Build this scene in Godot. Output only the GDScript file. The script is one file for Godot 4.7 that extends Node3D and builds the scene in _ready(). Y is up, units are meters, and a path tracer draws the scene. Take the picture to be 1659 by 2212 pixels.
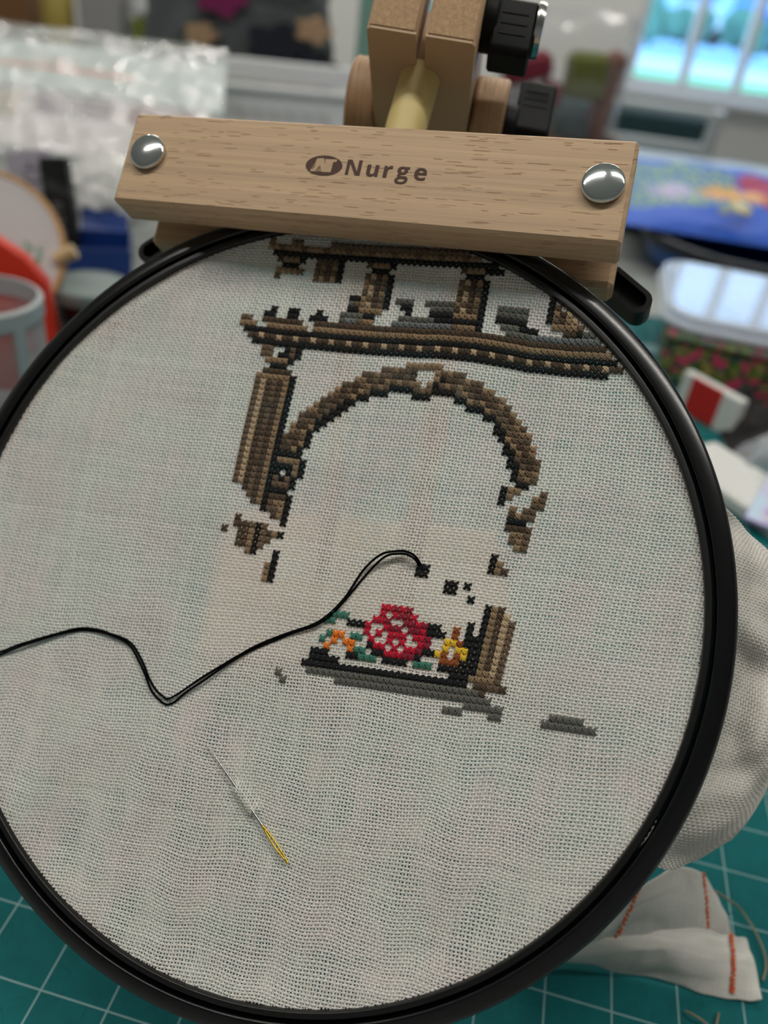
extends Node3D
# A cross-stitch piece in a black hoop on a wooden table stand, on a cluttered craft table. Units are metres; y is up; the table top is y = 0.

# the hoop's own frame: x to the right along the clamp bar, y up along the fabric, z out of the fabric
const HOOP := Transform3D(Vector3(0.9675001, 0.11389784, 0.22576722), Vector3(0.06857173, 0.74119169, -0.667782), Vector3(-0.24339571, 0.6615604, 0.70929286), Vector3(-0.02490397, 0.15481017, -0.19171914))
const INCH := 0.0254
const DRAPE := [
		[Vector3(0.0950, 0.1989, -0.2023), Vector3(0.1049, 0.1909, -0.2052), Vector3(0.1180, 0.1790, -0.2153), Vector3(0.1380, 0.1613, -0.2274)],
		[Vector3(0.0983, 0.1836, -0.1869), Vector3(0.1085, 0.1790, -0.1923), Vector3(0.1216, 0.1728, -0.1966), Vector3(0.1438, 0.1582, -0.2096)],
		[Vector3(0.0980, 0.1693, -0.1736), Vector3(0.1102, 0.1614, -0.1804), Vector3(0.1222, 0.1580, -0.1806), Vector3(0.1432, 0.1452, -0.1913)],
		[Vector3(0.0947, 0.1535, -0.1600), Vector3(0.1091, 0.1421, -0.1674), Vector3(0.1202, 0.1412, -0.1668), Vector3(0.1357, 0.1326, -0.1803)],
		[Vector3(0.0881, 0.1371, -0.1469), Vector3(0.1019, 0.1301, -0.1521), Vector3(0.1176, 0.1230, -0.1593), Vector3(0.1333, 0.1153, -0.1758)],
		[Vector3(0.0801, 0.1234, -0.1369), Vector3(0.0960, 0.1081, -0.1445), Vector3(0.1087, 0.1022, -0.1526), Vector3(0.1287, 0.0907, -0.1713)]]
const LEAF_FRONT := [
		[Vector3(0.0801, 0.0300, -0.1613), Vector3(0.1080, 0.0280, -0.1733), Vector3(0.1320, 0.0220, -0.1782), Vector3(0.1563, 0.0140, -0.1846), Vector3(0.1692, 0.0080, -0.1881)],
		[Vector3(0.0789, 0.0140, -0.1646), Vector3(0.1034, 0.0220, -0.1671), Vector3(0.1281, 0.0180, -0.1709), Vector3(0.1552, 0.0100, -0.1752), Vector3(0.1707, 0.0050, -0.1781)],
		[Vector3(0.0746, 0.0015, -0.1683), Vector3(0.1021, 0.0020, -0.1715), Vector3(0.1276, 0.0020, -0.1704), Vector3(0.1542, 0.0020, -0.1676), Vector3(0.1707, 0.0020, -0.1664)]]
const LEAF_BACK := [
		[Vector3(0.1027, 0.0450, -0.1701), Vector3(0.1186, 0.0500, -0.1811), Vector3(0.1323, 0.0460, -0.1900), Vector3(0.1438, 0.0360, -0.1941), Vector3(0.1542, 0.0220, -0.1957)],
		[Vector3(0.0999, 0.0350, -0.1666), Vector3(0.1170, 0.0400, -0.1750), Vector3(0.1327, 0.0340, -0.1826), Vector3(0.1487, 0.0220, -0.1871), Vector3(0.1620, 0.0100, -0.1919)],
		[Vector3(0.0970, 0.0200, -0.1672), Vector3(0.1191, 0.0200, -0.1730), Vector3(0.1365, 0.0140, -0.1786), Vector3(0.1525, 0.0080, -0.1831), Vector3(0.1653, 0.0035, -0.1873)]]
const LOOSE_THREADS := [
		[Vector3(0.1531, 0.0240, -0.1963), Vector3(0.1644, 0.0120, -0.2010), Vector3(0.1726, 0.0040, -0.2028), Vector3(0.1766, 0.0030, -0.1949), Vector3(0.1778, 0.0030, -0.1865), Vector3(0.1772, 0.0020, -0.1805), Vector3(0.1742, 0.0020, -0.1750)],
		[Vector3(0.1397, 0.0020, -0.1591), Vector3(0.1419, 0.0040, -0.1569), Vector3(0.1447, 0.0030, -0.1562), Vector3(0.1477, 0.0020, -0.1549), Vector3(0.1519, 0.0020, -0.1525)],
		[Vector3(0.1524, 0.0030, -0.1600), Vector3(0.1517, 0.0020, -0.1580), Vector3(0.1507, 0.0020, -0.1556), Vector3(0.1505, 0.0020, -0.1523)]]
const CHART := [
	[-17, -2, 3, 0, 0, 0, 3, 3, 0, 0, 0, 0, 0, 3, 3, 3, 3, 3, 3, 3, 3, 3, 3, 3, 3, 3, 3, 3, 3, 3, 3, 3, 3, 3, 3, 3, 3, 3, 3, 3, 3],
	[-16, -2, 4, 4, 3, 4, 4, 4, 3, 4, 4, 4, 3, 4, 4, 4, 3, 4, 4, 4, 3, 4, 4, 4, 3, 4, 4, 4, 3, 4, 4, 4, 3, 4, 4, 4, 3, 4, 4, 4, 3, 4, 4],
	[-15, -1, 1, 1, 1, 1, 1, 1, 1, 1, 1, 1, 1, 1, 1, 1, 1, 1, 1, 1, 1, 1, 1, 1, 1, 1, 1, 1, 1, 1, 1, 1, 1, 1, 1, 1, 1, 1, 1, 1, 1, 1],
	[-14, 0, 2, 4, 4, 4, 1, 0, 0, 3, 3, 2, 3, 1, 0, 0, 0, 0, 2, 4, 4, 4, 1, 0, 0, 0, 0, 0, 0, 0, 0, 0, 0, 0, 2, 4, 4, 4, 1, 1, 1],
	[-13, 1, 1, 1, 1, 0, 0, 0, 3, 4, 2, 4, 1, 0, 0, 0, 0, 0, 1, 1, 1, 0, 0, 0, 0, 0, 0, 0, 0, 0, 0, 0, 0, 0, 1, 1, 1],
	[-12, 0, 4, 4, 4, 4, 3, 0, 0, 3, 3, 2, 3, 1, 0, 0, 0, 0, 3, 5, 2, 4, 1, 0, 0, 0, 0, 0, 0, 0, 0, 0, 0, 0, 3, 5, 2, 4, 1],
	[-11, 0, 2, 0, 0, 0, 0, 0, 0, 3, 4, 2, 4, 1, 0, 0, 0, 0, 4, 3, 2, 3, 1, 0, 0, 0, 0, 0, 0, 0, 0, 0, 0, 0, 4, 3, 2, 3, 1, 0, 0, 0, 0, 0, 0, 0, 0, 0, 0, 1, 4, 2, 5, 3],
	[-10, 16, 4, 5, 2, 3, 1, 0, 0, 0, 0, 0, 0, 0, 0, 0, 0, 0, 2, 5, 2, 3, 1, 0, 0, 0, 0, 0, 0, 0, 0, 0, 0, 1, 3, 2, 4, 5],
	[-9, 16, 3, 5, 2, 4, 1, 0, 0, 0, 0, 0, 0, 0, 0, 0, 0, 0, 3, 5, 2, 4, 1, 0, 0, 0, 0, 0, 0, 0, 0, 0, 0, 1, 3, 3, 2, 3],
	[-8, 14, 1, 1, 4, 3, 2, 3, 1, 0, 6, 6, 6, 0, 0, 6, 6, 6, 6, 6, 4, 3, 2, 3, 1, 0, 0, 6, 6, 6, 6, 6, 0, 0, 0, 1, 4, 2, 5, 3],
	[-7, 14, 6, 3, 4, 5, 2, 3, 1, 0, 0, 1, 1, 0, 0, 0, 6, 6, 6, 6, 2, 5, 2, 3, 1, 0, 0, 6, 6, 6, 6, 6, 0, 0, 0, 1, 3, 2, 4, 5],
	[-6, 14, 1, 1, 4, 4, 4, 4, 0, 0, 0, 0, 1, 0, 0, 0, 1, 1, 1, 1, 4, 4, 4, 4, 1, 0, 0, 1, 1, 1, 1, 1, 0, 0, 0, 0, 4, 4, 4, 4, 3],
	[-5, 1, 1, 0, 0, 1, 1, 0, 0, 0, 1, 0, 0, 0, 6, 6, 6, 6, 1, 1, 0, 0, 0, 0, 6, 6, 6, 6, 6, 6, 1, 1, 1, 1, 1, 1, 1, 1, 0, 0, 0, 6, 6, 6, 1, 1, 1, 0, 0, 0, 0, 2, 2, 1, 6, 6, 6, 6],
	[-4, 0, 1, 1, 0, 0, 1, 1, 0, 0, 1, 1, 1, 0, 0, 6, 7, 7, 3, 4, 4, 0, 0, 0, 7, 7, 7, 7, 7, 7, 7, 7, 7, 7, 3, 4, 4, 4, 1, 0, 0, 0, 0, 6, 6, 6, 6, 7, 7, 7, 7, 7, 7, 7, 7, 7, 7, 7, 7, 7],
	[2, 1, 3, 3, 0, 0, 1, 3, 1],
	[3, 1, 3, 3, 0, 1, 1, 3, 1, 0, 0, 0, 0, 0, 0, 0, 0, 0, 0, 0, 0, 0, 0, 0, 0, 0, 0, 4, 4, 4, 4, 4, 4],
	[4, 2, 4, 4, 4, 4, 1, 0, 0, 0, 0, 0, 0, 0, 0, 0, 0, 0, 0, 0, 0, 0, 3, 3, 4, 3, 3, 2, 0, 0, 0, 4, 3, 4, 3, 3],
	[5, 3, 1, 1, 1, 0, 0, 0, 0, 0, 0, 0, 0, 0, 0, 0, 0, 0, 3, 3, 4, 3, 3, 2, 2, 3, 2, 0, 0, 0, 4, 1, 2, 2, 3, 4, 3, 3],
	[6, 2, 2, 2, 2, 2, 2, 0, 0, 0, 0, 0, 0, 0, 0, 0, 0, 0, 4, 4, 2, 3, 2, 4, 3, 4, 3, 4, 4, 0, 4, 1, 3, 4, 3, 4, 3, 2, 2, 4, 4],
	[7, 1, 4, 4, 4, 4, 4, 4, 1, 0, 0, 0, 0, 0, 0, 0, 0, 3, 3, 2, 3, 4, 3, 4, 3, 1, 1, 1, 1, 3, 4, 3, 1, 1, 1, 1, 3, 4, 3, 2, 2, 3, 3, 4],
	[8, 1, 3, 5, 2, 3, 2, 4, 1, 0, 0, 0, 0, 0, 0, 0, 4, 2, 3, 2, 4, 3, 1, 1, 1, 0, 0, 0, 0, 1, 1, 1, 0, 0, 0, 0, 1, 1, 4, 3, 4, 2, 3, 4, 3],
	[9, 1, 3, 5, 2, 3, 2, 4, 1, 0, 0, 0, 0, 0, 0, 4, 3, 2, 3, 4, 1, 1, 0, 0, 0, 0, 0, 0, 0, 0, 0, 0, 0, 0, 0, 0, 0, 0, 1, 1, 1, 4, 3, 3, 2, 4],
	[10, 1, 3, 5, 2, 3, 2, 4, 1, 0, 0, 0, 0, 0, 3, 2, 2, 3, 1, 1, 0, 0, 0, 0, 0, 0, 0, 0, 0, 0, 0, 0, 0, 0, 0, 0, 0, 0, 0, 0, 0, 1, 1, 3, 3, 2, 4],
	[11, 1, 3, 5, 2, 3, 2, 4, 1, 0, 0, 0, 0, 4, 2, 3, 3, 1, 1, 0, 0, 0, 0, 0, 0, 0, 0, 0, 0, 0, 0, 0, 0, 0, 0, 0, 0, 0, 0, 0, 0, 0, 0, 1, 3, 3, 4, 3],
	[12, 1, 3, 5, 2, 2, 2, 4, 1, 0, 0, 0, 4, 4, 2, 3, 1, 1, 0, 0, 0, 0, 0, 0, 0, 0, 0, 0, 0, 0, 0, 0, 0, 0, 0, 0, 0, 0, 0, 0, 0, 0, 0, 1, 1, 3, 3, 4, 4],
	[13, 1, 3, 5, 2, 3, 2, 4, 1, 0, 0, 3, 2, 2, 3, 1, 1, 0, 0, 0, 0, 0, 0, 0, 0, 0, 0, 0, 0, 0, 0, 0, 0, 0, 0, 0, 0, 0, 0, 0, 0, 0, 0, 0, 1, 4, 3, 3, 3],
	[14, 1, 3, 5, 2, 3, 2, 4, 1, 0, 0, 3, 3, 3, 1, 1, 0, 0, 0, 0, 0, 0, 0, 0, 0, 0, 0, 0, 0, 0, 0, 0, 0, 0, 0, 0, 0, 0, 0, 0, 0, 0, 0, 0, 0, 1, 4, 2, 3, 4],
	[15, 1, 3, 5, 2, 3, 2, 4, 1, 0, 4, 2, 2, 4, 1, 0, 0, 0, 0, 0, 0, 0, 0, 0, 0, 0, 0, 0, 0, 0, 0, 0, 0, 0, 0, 0, 0, 0, 0, 0, 0, 0, 0, 0, 0, 1, 1, 4, 2, 4],
	[16, 1, 3, 5, 2, 3, 2, 4, 1, 0, 4, 3, 4, 1, 0, 0, 0, 0, 0, 0, 0, 0, 0, 0, 0, 0, 0, 0, 0, 0, 0, 0, 0, 0, 0, 0, 0, 0, 0, 0, 0, 0, 0, 0, 0, 0, 1, 3, 2, 2, 3],
	[17, 1, 3, 5, 2, 2, 2, 4, 1, 3, 2, 2, 3, 1, 0, 0, 0, 0, 0, 0, 0, 0, 0, 0, 0, 0, 0, 0, 0, 0, 0, 0, 0, 0, 0, 0, 0, 0, 0, 0, 0, 0, 0, 0, 0, 0, 1, 1, 3, 2, 3],
	[18, 1, 3, 5, 2, 3, 2, 4, 1, 2, 3, 2, 4, 1, 0, 0, 0, 0, 0, 0, 0, 0, 0, 0, 0, 0, 0, 0, 0, 0, 0, 0, 0, 0, 0, 0, 0, 0, 0, 0, 0, 0, 0, 0, 0, 0, 0, 1, 4, 3, 4],
	[19, 1, 3, 5, 2, 3, 2, 4, 1, 2, 2, 4, 1, 0, 0, 0, 0, 0, 0, 0, 0, 0, 0, 0, 0, 0, 0, 0, 0, 0, 0, 0, 0, 0, 0, 0, 0, 0, 0, 0, 0, 0, 0, 0, 0, 0, 0, 1, 3, 4, 3],
	[20, 1, 3, 5, 2, 3, 2, 4, 1, 1, 1, 1, 1, 0, 0, 0, 0, 0, 0, 0, 0, 0, 0, 0, 0, 0, 0, 0, 0, 0, 0, 0, 0, 0, 0, 0, 0, 0, 0, 0, 0, 0, 0, 0, 0, 0, 0, 0, 1, 1],
	[21, 1, 3, 5, 2, 3, 2, 4, 1, 4, 4, 4, 4, 1, 0, 0, 0, 0, 0, 0, 0, 0, 0, 0, 0, 0, 0, 0, 0, 0, 0, 0, 0, 0, 0, 0, 0, 0, 0, 0, 0, 0, 0, 0, 0, 0, 1, 4, 4, 0, 0, 0, 3],
	[22, 1, 3, 5, 2, 2, 2, 4, 1, 1, 1, 1, 4, 1, 0, 0, 0, 0, 0, 0, 0, 0, 0, 0, 0, 0, 0, 0, 0, 0, 0, 0, 0, 0, 0, 0, 0, 0, 0, 0, 0, 0, 0, 0, 0, 0, 1, 4, 0, 0, 0, 4, 3],
	[23, 1, 3, 5, 2, 3, 2, 4, 1, 1, 0, 1, 4, 1, 0, 0, 0, 0, 0, 0, 0, 0, 0, 0, 0, 0, 0, 0, 0, 0, 0, 0, 0, 0, 0, 0, 0, 0, 0, 0, 0, 0, 0, 0, 0, 0, 1, 0, 0, 0, 0, 3, 3],
	[24, 1, 3, 5, 2, 3, 2, 4, 1, 3, 1, 3, 1, 0, 0, 0, 0, 0, 0, 0, 0, 0, 0, 0, 0, 0, 0, 0, 0, 0, 0, 0, 0, 0, 0, 0, 0, 0, 0, 0, 0, 0, 0, 0, 0, 0, 0, 0, 4, 0, 3, 3],
	[25, 1, 3, 5, 2, 3, 2, 4, 1, 3, 3, 3, 1, 0, 0, 0, 0, 0, 0, 0, 0, 0, 0, 0, 0, 0, 0, 0, 0, 0, 0, 0, 0, 0, 0, 0, 0, 0, 0, 0, 0, 0, 0, 0, 0, 0, 0, 0, 2, 4, 3, 3],
	[26, 3, 2, 3, 2, 4, 1, 1, 1, 1, 0, 0, 0, 0, 0, 0, 0, 0, 0, 0, 0, 0, 0, 0, 0, 0, 0, 0, 0, 0, 0, 0, 0, 0, 0, 0, 0, 0, 0, 0, 0, 0, 0, 0, 0, 0, 1, 1, 1],
	[27, 4, 3, 2, 4, 1, 2, 2, 2, 1, 0, 0, 0, 0, 0, 0, 0, 0, 0, 0, 0, 0, 0, 0, 0, 0, 0, 0, 0, 0, 0, 0, 0, 0, 0, 0, 0, 0, 0, 0, 0, 0, 0, 0, 0, 2, 2, 2, 3],
	[28, 5, 2, 4, 1, 3, 4, 4, 1, 0, 0, 0, 0, 0, 0, 0, 0, 0, 0, 0, 0, 0, 0, 0, 0, 0, 0, 0, 0, 0, 0, 0, 0, 0, 0, 0, 0, 0, 0, 0, 0, 0, 0, 0, 0, 4, 4, 3],
	[29, 7, 1, 3, 3, 4, 1, 0, 0, 0, 0, 0, 0, 0, 0, 0, 0, 0, 0, 0, 0, 0, 0, 0, 0, 0, 0, 0, 0, 0, 0, 0, 0, 0, 0, 0, 0, 0, 0, 0, 0, 0, 0, 3, 4, 3],
	[30, 9, 2, 4, 1, 0, 0, 0, 0, 0, 0, 0, 0, 0, 0, 0, 0, 0, 0, 0, 0, 0, 0, 0, 0, 0, 0, 0, 0, 0, 0, 0, 0, 0, 0, 0, 0, 0, 0, 0, 0, 0, 4, 3],
	[31, 3, 2, 0, 0, 0, 0, 0, 0, 0, 1],
	[32, 3, 2, 2, 2, 3, 1, 3, 0, 0, 0, 0, 0, 0, 0, 0, 0, 0, 0, 0, 0, 0, 0, 0, 0, 0, 0, 0, 0, 0, 0, 0, 0, 0, 0, 0, 0, 0, 0, 0, 0, 0, 0, 0, 0, 1],
	[33, 1, 2, 0, 0, 2, 2, 4, 1, 3, 2, 4, 1, 0, 0, 0, 0, 0, 0, 0, 0, 0, 0, 0, 0, 0, 0, 0, 0, 0, 0, 0, 0, 0, 0, 0, 0, 0, 0, 0, 0, 0, 0, 0, 0, 0, 0, 1, 4],
	[34, 4, 2, 2, 4, 1, 3, 3, 0, 0, 0, 0, 0, 0, 0, 0, 0, 0, 0, 0, 0, 0, 0, 0, 0, 0, 0, 0, 0, 0, 0, 0, 0, 0, 0, 0, 0, 0, 0, 0, 0, 0, 0, 0, 1, 4, 2],
	[35, 4, 2, 2, 4, 1, 3, 0, 0, 0, 0, 0, 0, 0, 0, 0, 0, 0, 0, 0, 0, 0, 0, 0, 0, 0, 0, 0, 0, 0, 0, 0, 0, 1, 1],
	[36, 6, 4, 1, 0, 0, 0, 1, 0, 0, 0, 0, 0, 0, 0, 0, 0, 0, 0, 0, 0, 0, 0, 0, 0, 0, 0, 0, 0, 0, 0, 1, 1],
	[37, 11, 1, 0, 0, 0, 0, 0, 0, 0, 0, 0, 0, 0, 0, 0, 0, 0, 0, 0, 0, 0, 0, 0, 0, 0, 0, 0, 0, 0, 0, 1, 1, 0, 1],
	[38, 10, 4, 1, 0, 0, 0, 0, 0, 0, 0, 0, 0, 0, 0, 0, 0, 0, 0, 0, 0, 0, 0, 0, 0, 0, 0, 0, 0, 0, 0, 0, 1, 1],
	[39, 10, 4, 1, 0, 0, 0, 0, 0, 0, 0, 0, 0, 0, 0, 0, 0, 0, 0, 0, 0, 0, 0, 0, 0, 0, 0, 0, 0, 0, 0, 0, 0, 0, 0, 0, 1],
	[40, 10, 4, 1, 0, 0, 0, 0, 0, 0, 0, 0, 0, 0, 0, 0, 0, 0, 0, 0, 0, 0, 0, 0, 0, 0, 0, 0, 0, 0, 0, 0, 0, 0, 0, 0, 0, 0, 0, 1, 4, 2],
	[41, 47, 1, 4, 2, 5],
	[42, 31, 8, 8, 9, 8, 9, 0, 0, 0, 0, 0, 0, 0, 0, 0, 0, 0, 1, 4, 2, 5, 3],
	[43, 31, 8, 0, 8, 9, 9, 8, 0, 0, 0, 0, 0, 0, 0, 0, 1, 0, 1, 4, 2, 5, 3],
	[44, 23, 13, 13, 13, 0, 0, 0, 0, 8, 8, 9, 0, 0, 9, 9, 8, 9, 1, 1, 0, 0, 12, 0, 1, 0, 1, 4, 2, 5, 3],
	[45, 22, 13, 13, 0, 0, 1, 1, 1, 8, 0, 0, 8, 9, 9, 0, 9, 9, 8, 1, 1, 1, 0, 12, 0, 1, 1, 1, 4, 2, 5, 3],
	[46, 29, 8, 0, 8, 0, 8, 8, 8, 0, 8, 8, 9, 0, 0, 11, 11, 12, 1, 1, 1, 4, 2, 5, 3],
	[47, 23, 13, 10, 10, 0, 13, 13, 0, 8, 0, 0, 8, 0, 8, 0, 0, 8, 9, 0, 0, 11, 0, 11, 11, 1, 1, 4, 2, 5, 3],
	[48, 22, 13, 0, 10, 0, 10, 10, 0, 0, 1, 8, 8, 0, 8, 0, 8, 8, 9, 1, 1, 11, 12, 0, 12, 11, 1, 1, 4, 2, 5, 3],
	[49, 23, 10, 0, 0, 0, 10, 13, 13, 0, 1, 1, 8, 8, 8, 9, 9, 1, 0, 0, 0, 12, 12, 12, 1, 1, 1, 4, 2, 5, 3],
	[50, 21, 1, 1, 1, 0, 0, 0, 1, 1, 13, 13, 13, 0, 1, 1, 1, 1, 0, 13, 13, 13, 0, 1, 1, 1, 1, 1, 1, 4, 4, 5, 3],
	[51, 21, 1, 1, 1, 1, 1, 0, 0, 0, 0, 0, 0, 0, 0, 0, 0, 0, 0, 0, 0, 0, 0, 0, 0, 1, 1, 1, 4, 4, 4, 4, 3],
	[52, 20, 1, 1, 1, 1, 1, 1, 1, 1, 1, 1, 1, 1, 1, 1, 1, 1, 1, 1, 1, 1, 1, 1, 1, 1, 1, 1, 1, 0, 2, 2, 3, 3, 2],
	[53, 21, 6, 6, 6, 6, 6, 6, 6, 6, 6, 6, 6, 6, 6, 6, 6, 6, 6, 6, 6, 6, 6, 6, 6, 6, 6, 6, 6, 6, 2],
	[54, 16, 6, 0, 0, 0, 0, 0, 0, 0, 0, 0, 6, 6, 6, 6, 6, 6, 6, 6, 6, 6, 6, 6, 6, 6, 6, 6, 6, 6, 6, 6, 6, 6, 6, 6, 6],
	[55, 17, 6, 0, 0, 0, 0, 0, 0, 0, 0, 0, 0, 0, 0, 0, 0, 0, 0, 0, 0, 0, 0, 0, 0, 0, 0, 0, 0, 0, 0, 0, 6, 6, 6, 6, 6, 6, 0, 0, 0, 0, 0, 0, 0, 6, 6, 6, 6, 6],
	[56, 44, 6, 6, 6, 0, 0, 0, 0, 6, 6, 0, 0, 0, 0, 0, 0, 6, 6, 6, 6, 6, 6, 6, 6],
]
const K0 := Vector2(-30.7538, 79.6030)
const KC := Vector2(1.97121, 0.04802)
const KR := Vector2(0.01024, -1.96043)
const WAVE_X := [-0.57, -0.08, -0.08, 0.14, 0.55, 0.63, 0.34, 0.60, 0.45, 0.41, 0.38, 0.09, 0.17, 0.15, 0.08, 0.06, -0.23, -0.27, -0.53, -0.71]
const WAVE_Y := [-0.16, -0.50, -0.46, -0.29, -0.31, -0.23, -0.10, 0.11, 0.46, 0.53, 1.03, 1.06, 1.07, 0.65, 0.14, -0.55, -0.52, -0.65, -0.48, -0.63]

var M := {}
var used := {}
var noise := FastNoiseLite.new()
var fine := FastNoiseLite.new()


func numbered(called: String) -> String:
	used[called] = used.get(called, -1) + 1
	return called if used[called] == 0 else "%s_%03d" % [called, used[called]]


func thing(called: String, label: String, category: String, at := Transform3D(), group := "") -> Node3D:
	var o := Node3D.new()
	o.name = numbered(called)
	o.transform = at
	add_child(o)
	tag(o, label, category, group)
	return o


func tag(o: Node, label: String, category: String, group := "") -> Node:
	if label:
		o.set_meta("label", label)
	if category:
		o.set_meta("category", category)
	if group:
		o.set_meta("group", group)
	return o


func part(called: String, mesh: Mesh, m: Material, parent: Node, at := Transform3D(), label := "") -> MeshInstance3D:
	var o := MeshInstance3D.new()
	o.name = called
	o.mesh = mesh
	o.transform = at
	if m:
		o.material_override = m
	if label:
		o.set_meta("label", label)
	parent.add_child(o, true)
	return o


func single(called: String, mesh: Mesh, m: Material, label: String, category: String, at := Transform3D(), group := "") -> MeshInstance3D:
	var o := part(numbered(called), mesh, m, self, at)
	tag(o, label, category, group)
	return o


func shell(called: String, mesh: Mesh, m: Material, parent: Node = self, at := Transform3D()) -> MeshInstance3D:
	var o := part(called, mesh, m, parent, at)
	if parent == self:
		o.set_meta("kind", "structure")
	return o


func at(x: float, y: float, z: float, turn := 0.0) -> Transform3D:
	return Transform3D(Basis(Vector3.UP, turn), Vector3(x, y, z))


func plain(called: String, color: Color, rough := 0.6, metal := 0.0) -> StandardMaterial3D:
	var m := StandardMaterial3D.new()
	m.resource_name = called
	m.albedo_color = color
	m.roughness = rough
	m.metallic = metal
	M[called] = m
	return m


func clear(called: String, color: Color, alpha: float, rough := 0.06) -> StandardMaterial3D:
	var m := plain(called, Color(color.r, color.g, color.b, alpha), rough)
	m.transparency = BaseMaterial3D.TRANSPARENCY_ALPHA
	m.cull_mode = BaseMaterial3D.CULL_DISABLED
	return m


func painted(called: String, img: Image, rough := 0.6) -> StandardMaterial3D:
	var m := plain(called, Color.WHITE, rough)
	m.albedo_texture = ImageTexture.create_from_image(img)
	return m


func start() -> SurfaceTool:
	var st := SurfaceTool.new()
	st.begin(Mesh.PRIMITIVE_TRIANGLES)
	return st


func done(st: SurfaceTool) -> ArrayMesh:
	st.generate_normals()
	return st.commit()


# corners run counter-clockwise as seen from outside
func quad(st: SurfaceTool, a: Vector3, b: Vector3, c: Vector3, d: Vector3, uv := []) -> void:
	var p := [a, b, c, d]
	for i in [0, 2, 1, 0, 3, 2]:
		if uv:
			st.set_uv(uv[i])
		st.add_vertex(p[i])


func tri(st: SurfaceTool, a: Vector3, b: Vector3, c: Vector3) -> void:
	for p: Vector3 in [a, c, b]:
		st.add_vertex(p)


# a box with chamfered edges; uv in metres so that the grain runs along x
func cbox(st: SurfaceTool, t: Transform3D, size: Vector3, b := 0.001) -> void:
	var h := size / 2.0
	b = minf(b, minf(h.x, minf(h.y, h.z)) * 0.9)
	st.set_smooth_group(-1)
	for axis in 3:
		var u := (axis + 1) % 3
		var w := (axis + 2) % 3
		for s: float in [-1.0, 1.0]:
			var q := []
			var uvs := []
			for k: Vector2 in [Vector2(-1, -1), Vector2(1, -1), Vector2(1, 1), Vector2(-1, 1)]:
				var p := Vector3.ZERO
				p[axis] = s * h[axis]
				p[u] = k.x * (h[u] - b)
				p[w] = k.y * (h[w] - b)
				q.append(t * p)
				uvs.append(Vector2(p.x, p.y + 0.37 * s) if axis == 2 else (Vector2(p.x, p.z + 0.11 * s) if axis == 1 else Vector2(p.z * 0.2, p.y)))
			if s > 0:
				quad(st, q[0], q[1], q[2], q[3], uvs)
			else:
				quad(st, q[3], q[2], q[1], q[0], [uvs[3], uvs[2], uvs[1], uvs[0]])
		# the four edges along this axis
		for su: float in [-1.0, 1.0]:
			for sw: float in [-1.0, 1.0]:
				var q := []
				var uvs := []
				for k: Vector2 in [Vector2(-1, 0), Vector2(1, 0), Vector2(1, 1), Vector2(-1, 1)]:
					var p := Vector3.ZERO
					p[axis] = k.x * (h[axis] - b)
					p[u] = su * (h[u] - (b if k.y > 0.5 else 0.0))
					p[w] = sw * (h[w] - (0.0 if k.y > 0.5 else b))
					q.append(t * p)
					uvs.append(Vector2(p.x, p.y + p.z))
				if su * sw < 0:
					quad(st, q[0], q[1], q[2], q[3], uvs)
				else:
					quad(st, q[3], q[2], q[1], q[0], [uvs[3], uvs[2], uvs[1], uvs[0]])
	for sx: float in [-1.0, 1.0]:
		for sy: float in [-1.0, 1.0]:
			for sz: float in [-1.0, 1.0]:
				st.set_uv(Vector2.ZERO)
				var a := t * Vector3(sx * h.x, sy * (h.y - b), sz * (h.z - b))
				var c := t * Vector3(sx * (h.x - b), sy * h.y, sz * (h.z - b))
				var d := t * Vector3(sx * (h.x - b), sy * (h.y - b), sz * h.z)
				if sx * sy * sz > 0:
					tri(st, a, c, d)
				else:
					tri(st, a, d, c)


func box(size: Vector3, b := 0.001, t := Transform3D()) -> ArrayMesh:
	var st := start()
	cbox(st, t, size, b)
	return done(st)


func boxes(list: Array, b := 0.001) -> ArrayMesh:   # [centre, size] pairs joined into one part
	var st := start()
	for e: Array in list:
		cbox(st, Transform3D(Basis(), e[0]), e[1], b)
	return done(st)


# turns a profile (x = radius, y = height) round the y axis; the profile runs so that the outside lies to its right going up
func lathe(st: SurfaceTool, t: Transform3D, profile: Array, segments := 32, smooth := 1) -> void:
	for j in profile.size() - 1:
		st.set_smooth_group(smooth if smooth == 1 else j + 2)
		var a: Vector2 = profile[j]
		var c: Vector2 = profile[j + 1]
		for i in segments:
			var p := TAU * i / segments
			var q := TAU * (i + 1) / segments
			var x := Vector3(cos(p), 0, -sin(p))
			var y := Vector3(cos(q), 0, -sin(q))
			quad(st, t * (x * a.x + Vector3.UP * a.y), t * (y * a.x + Vector3.UP * a.y), t * (y * c.x + Vector3.UP * c.y), t * (x * c.x + Vector3.UP * c.y))


func turned(profile: Array, segments := 32, smooth := 1, t := Transform3D()) -> ArrayMesh:
	var st := start()
	lathe(st, t, profile, segments, smooth)
	return done(st)


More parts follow.
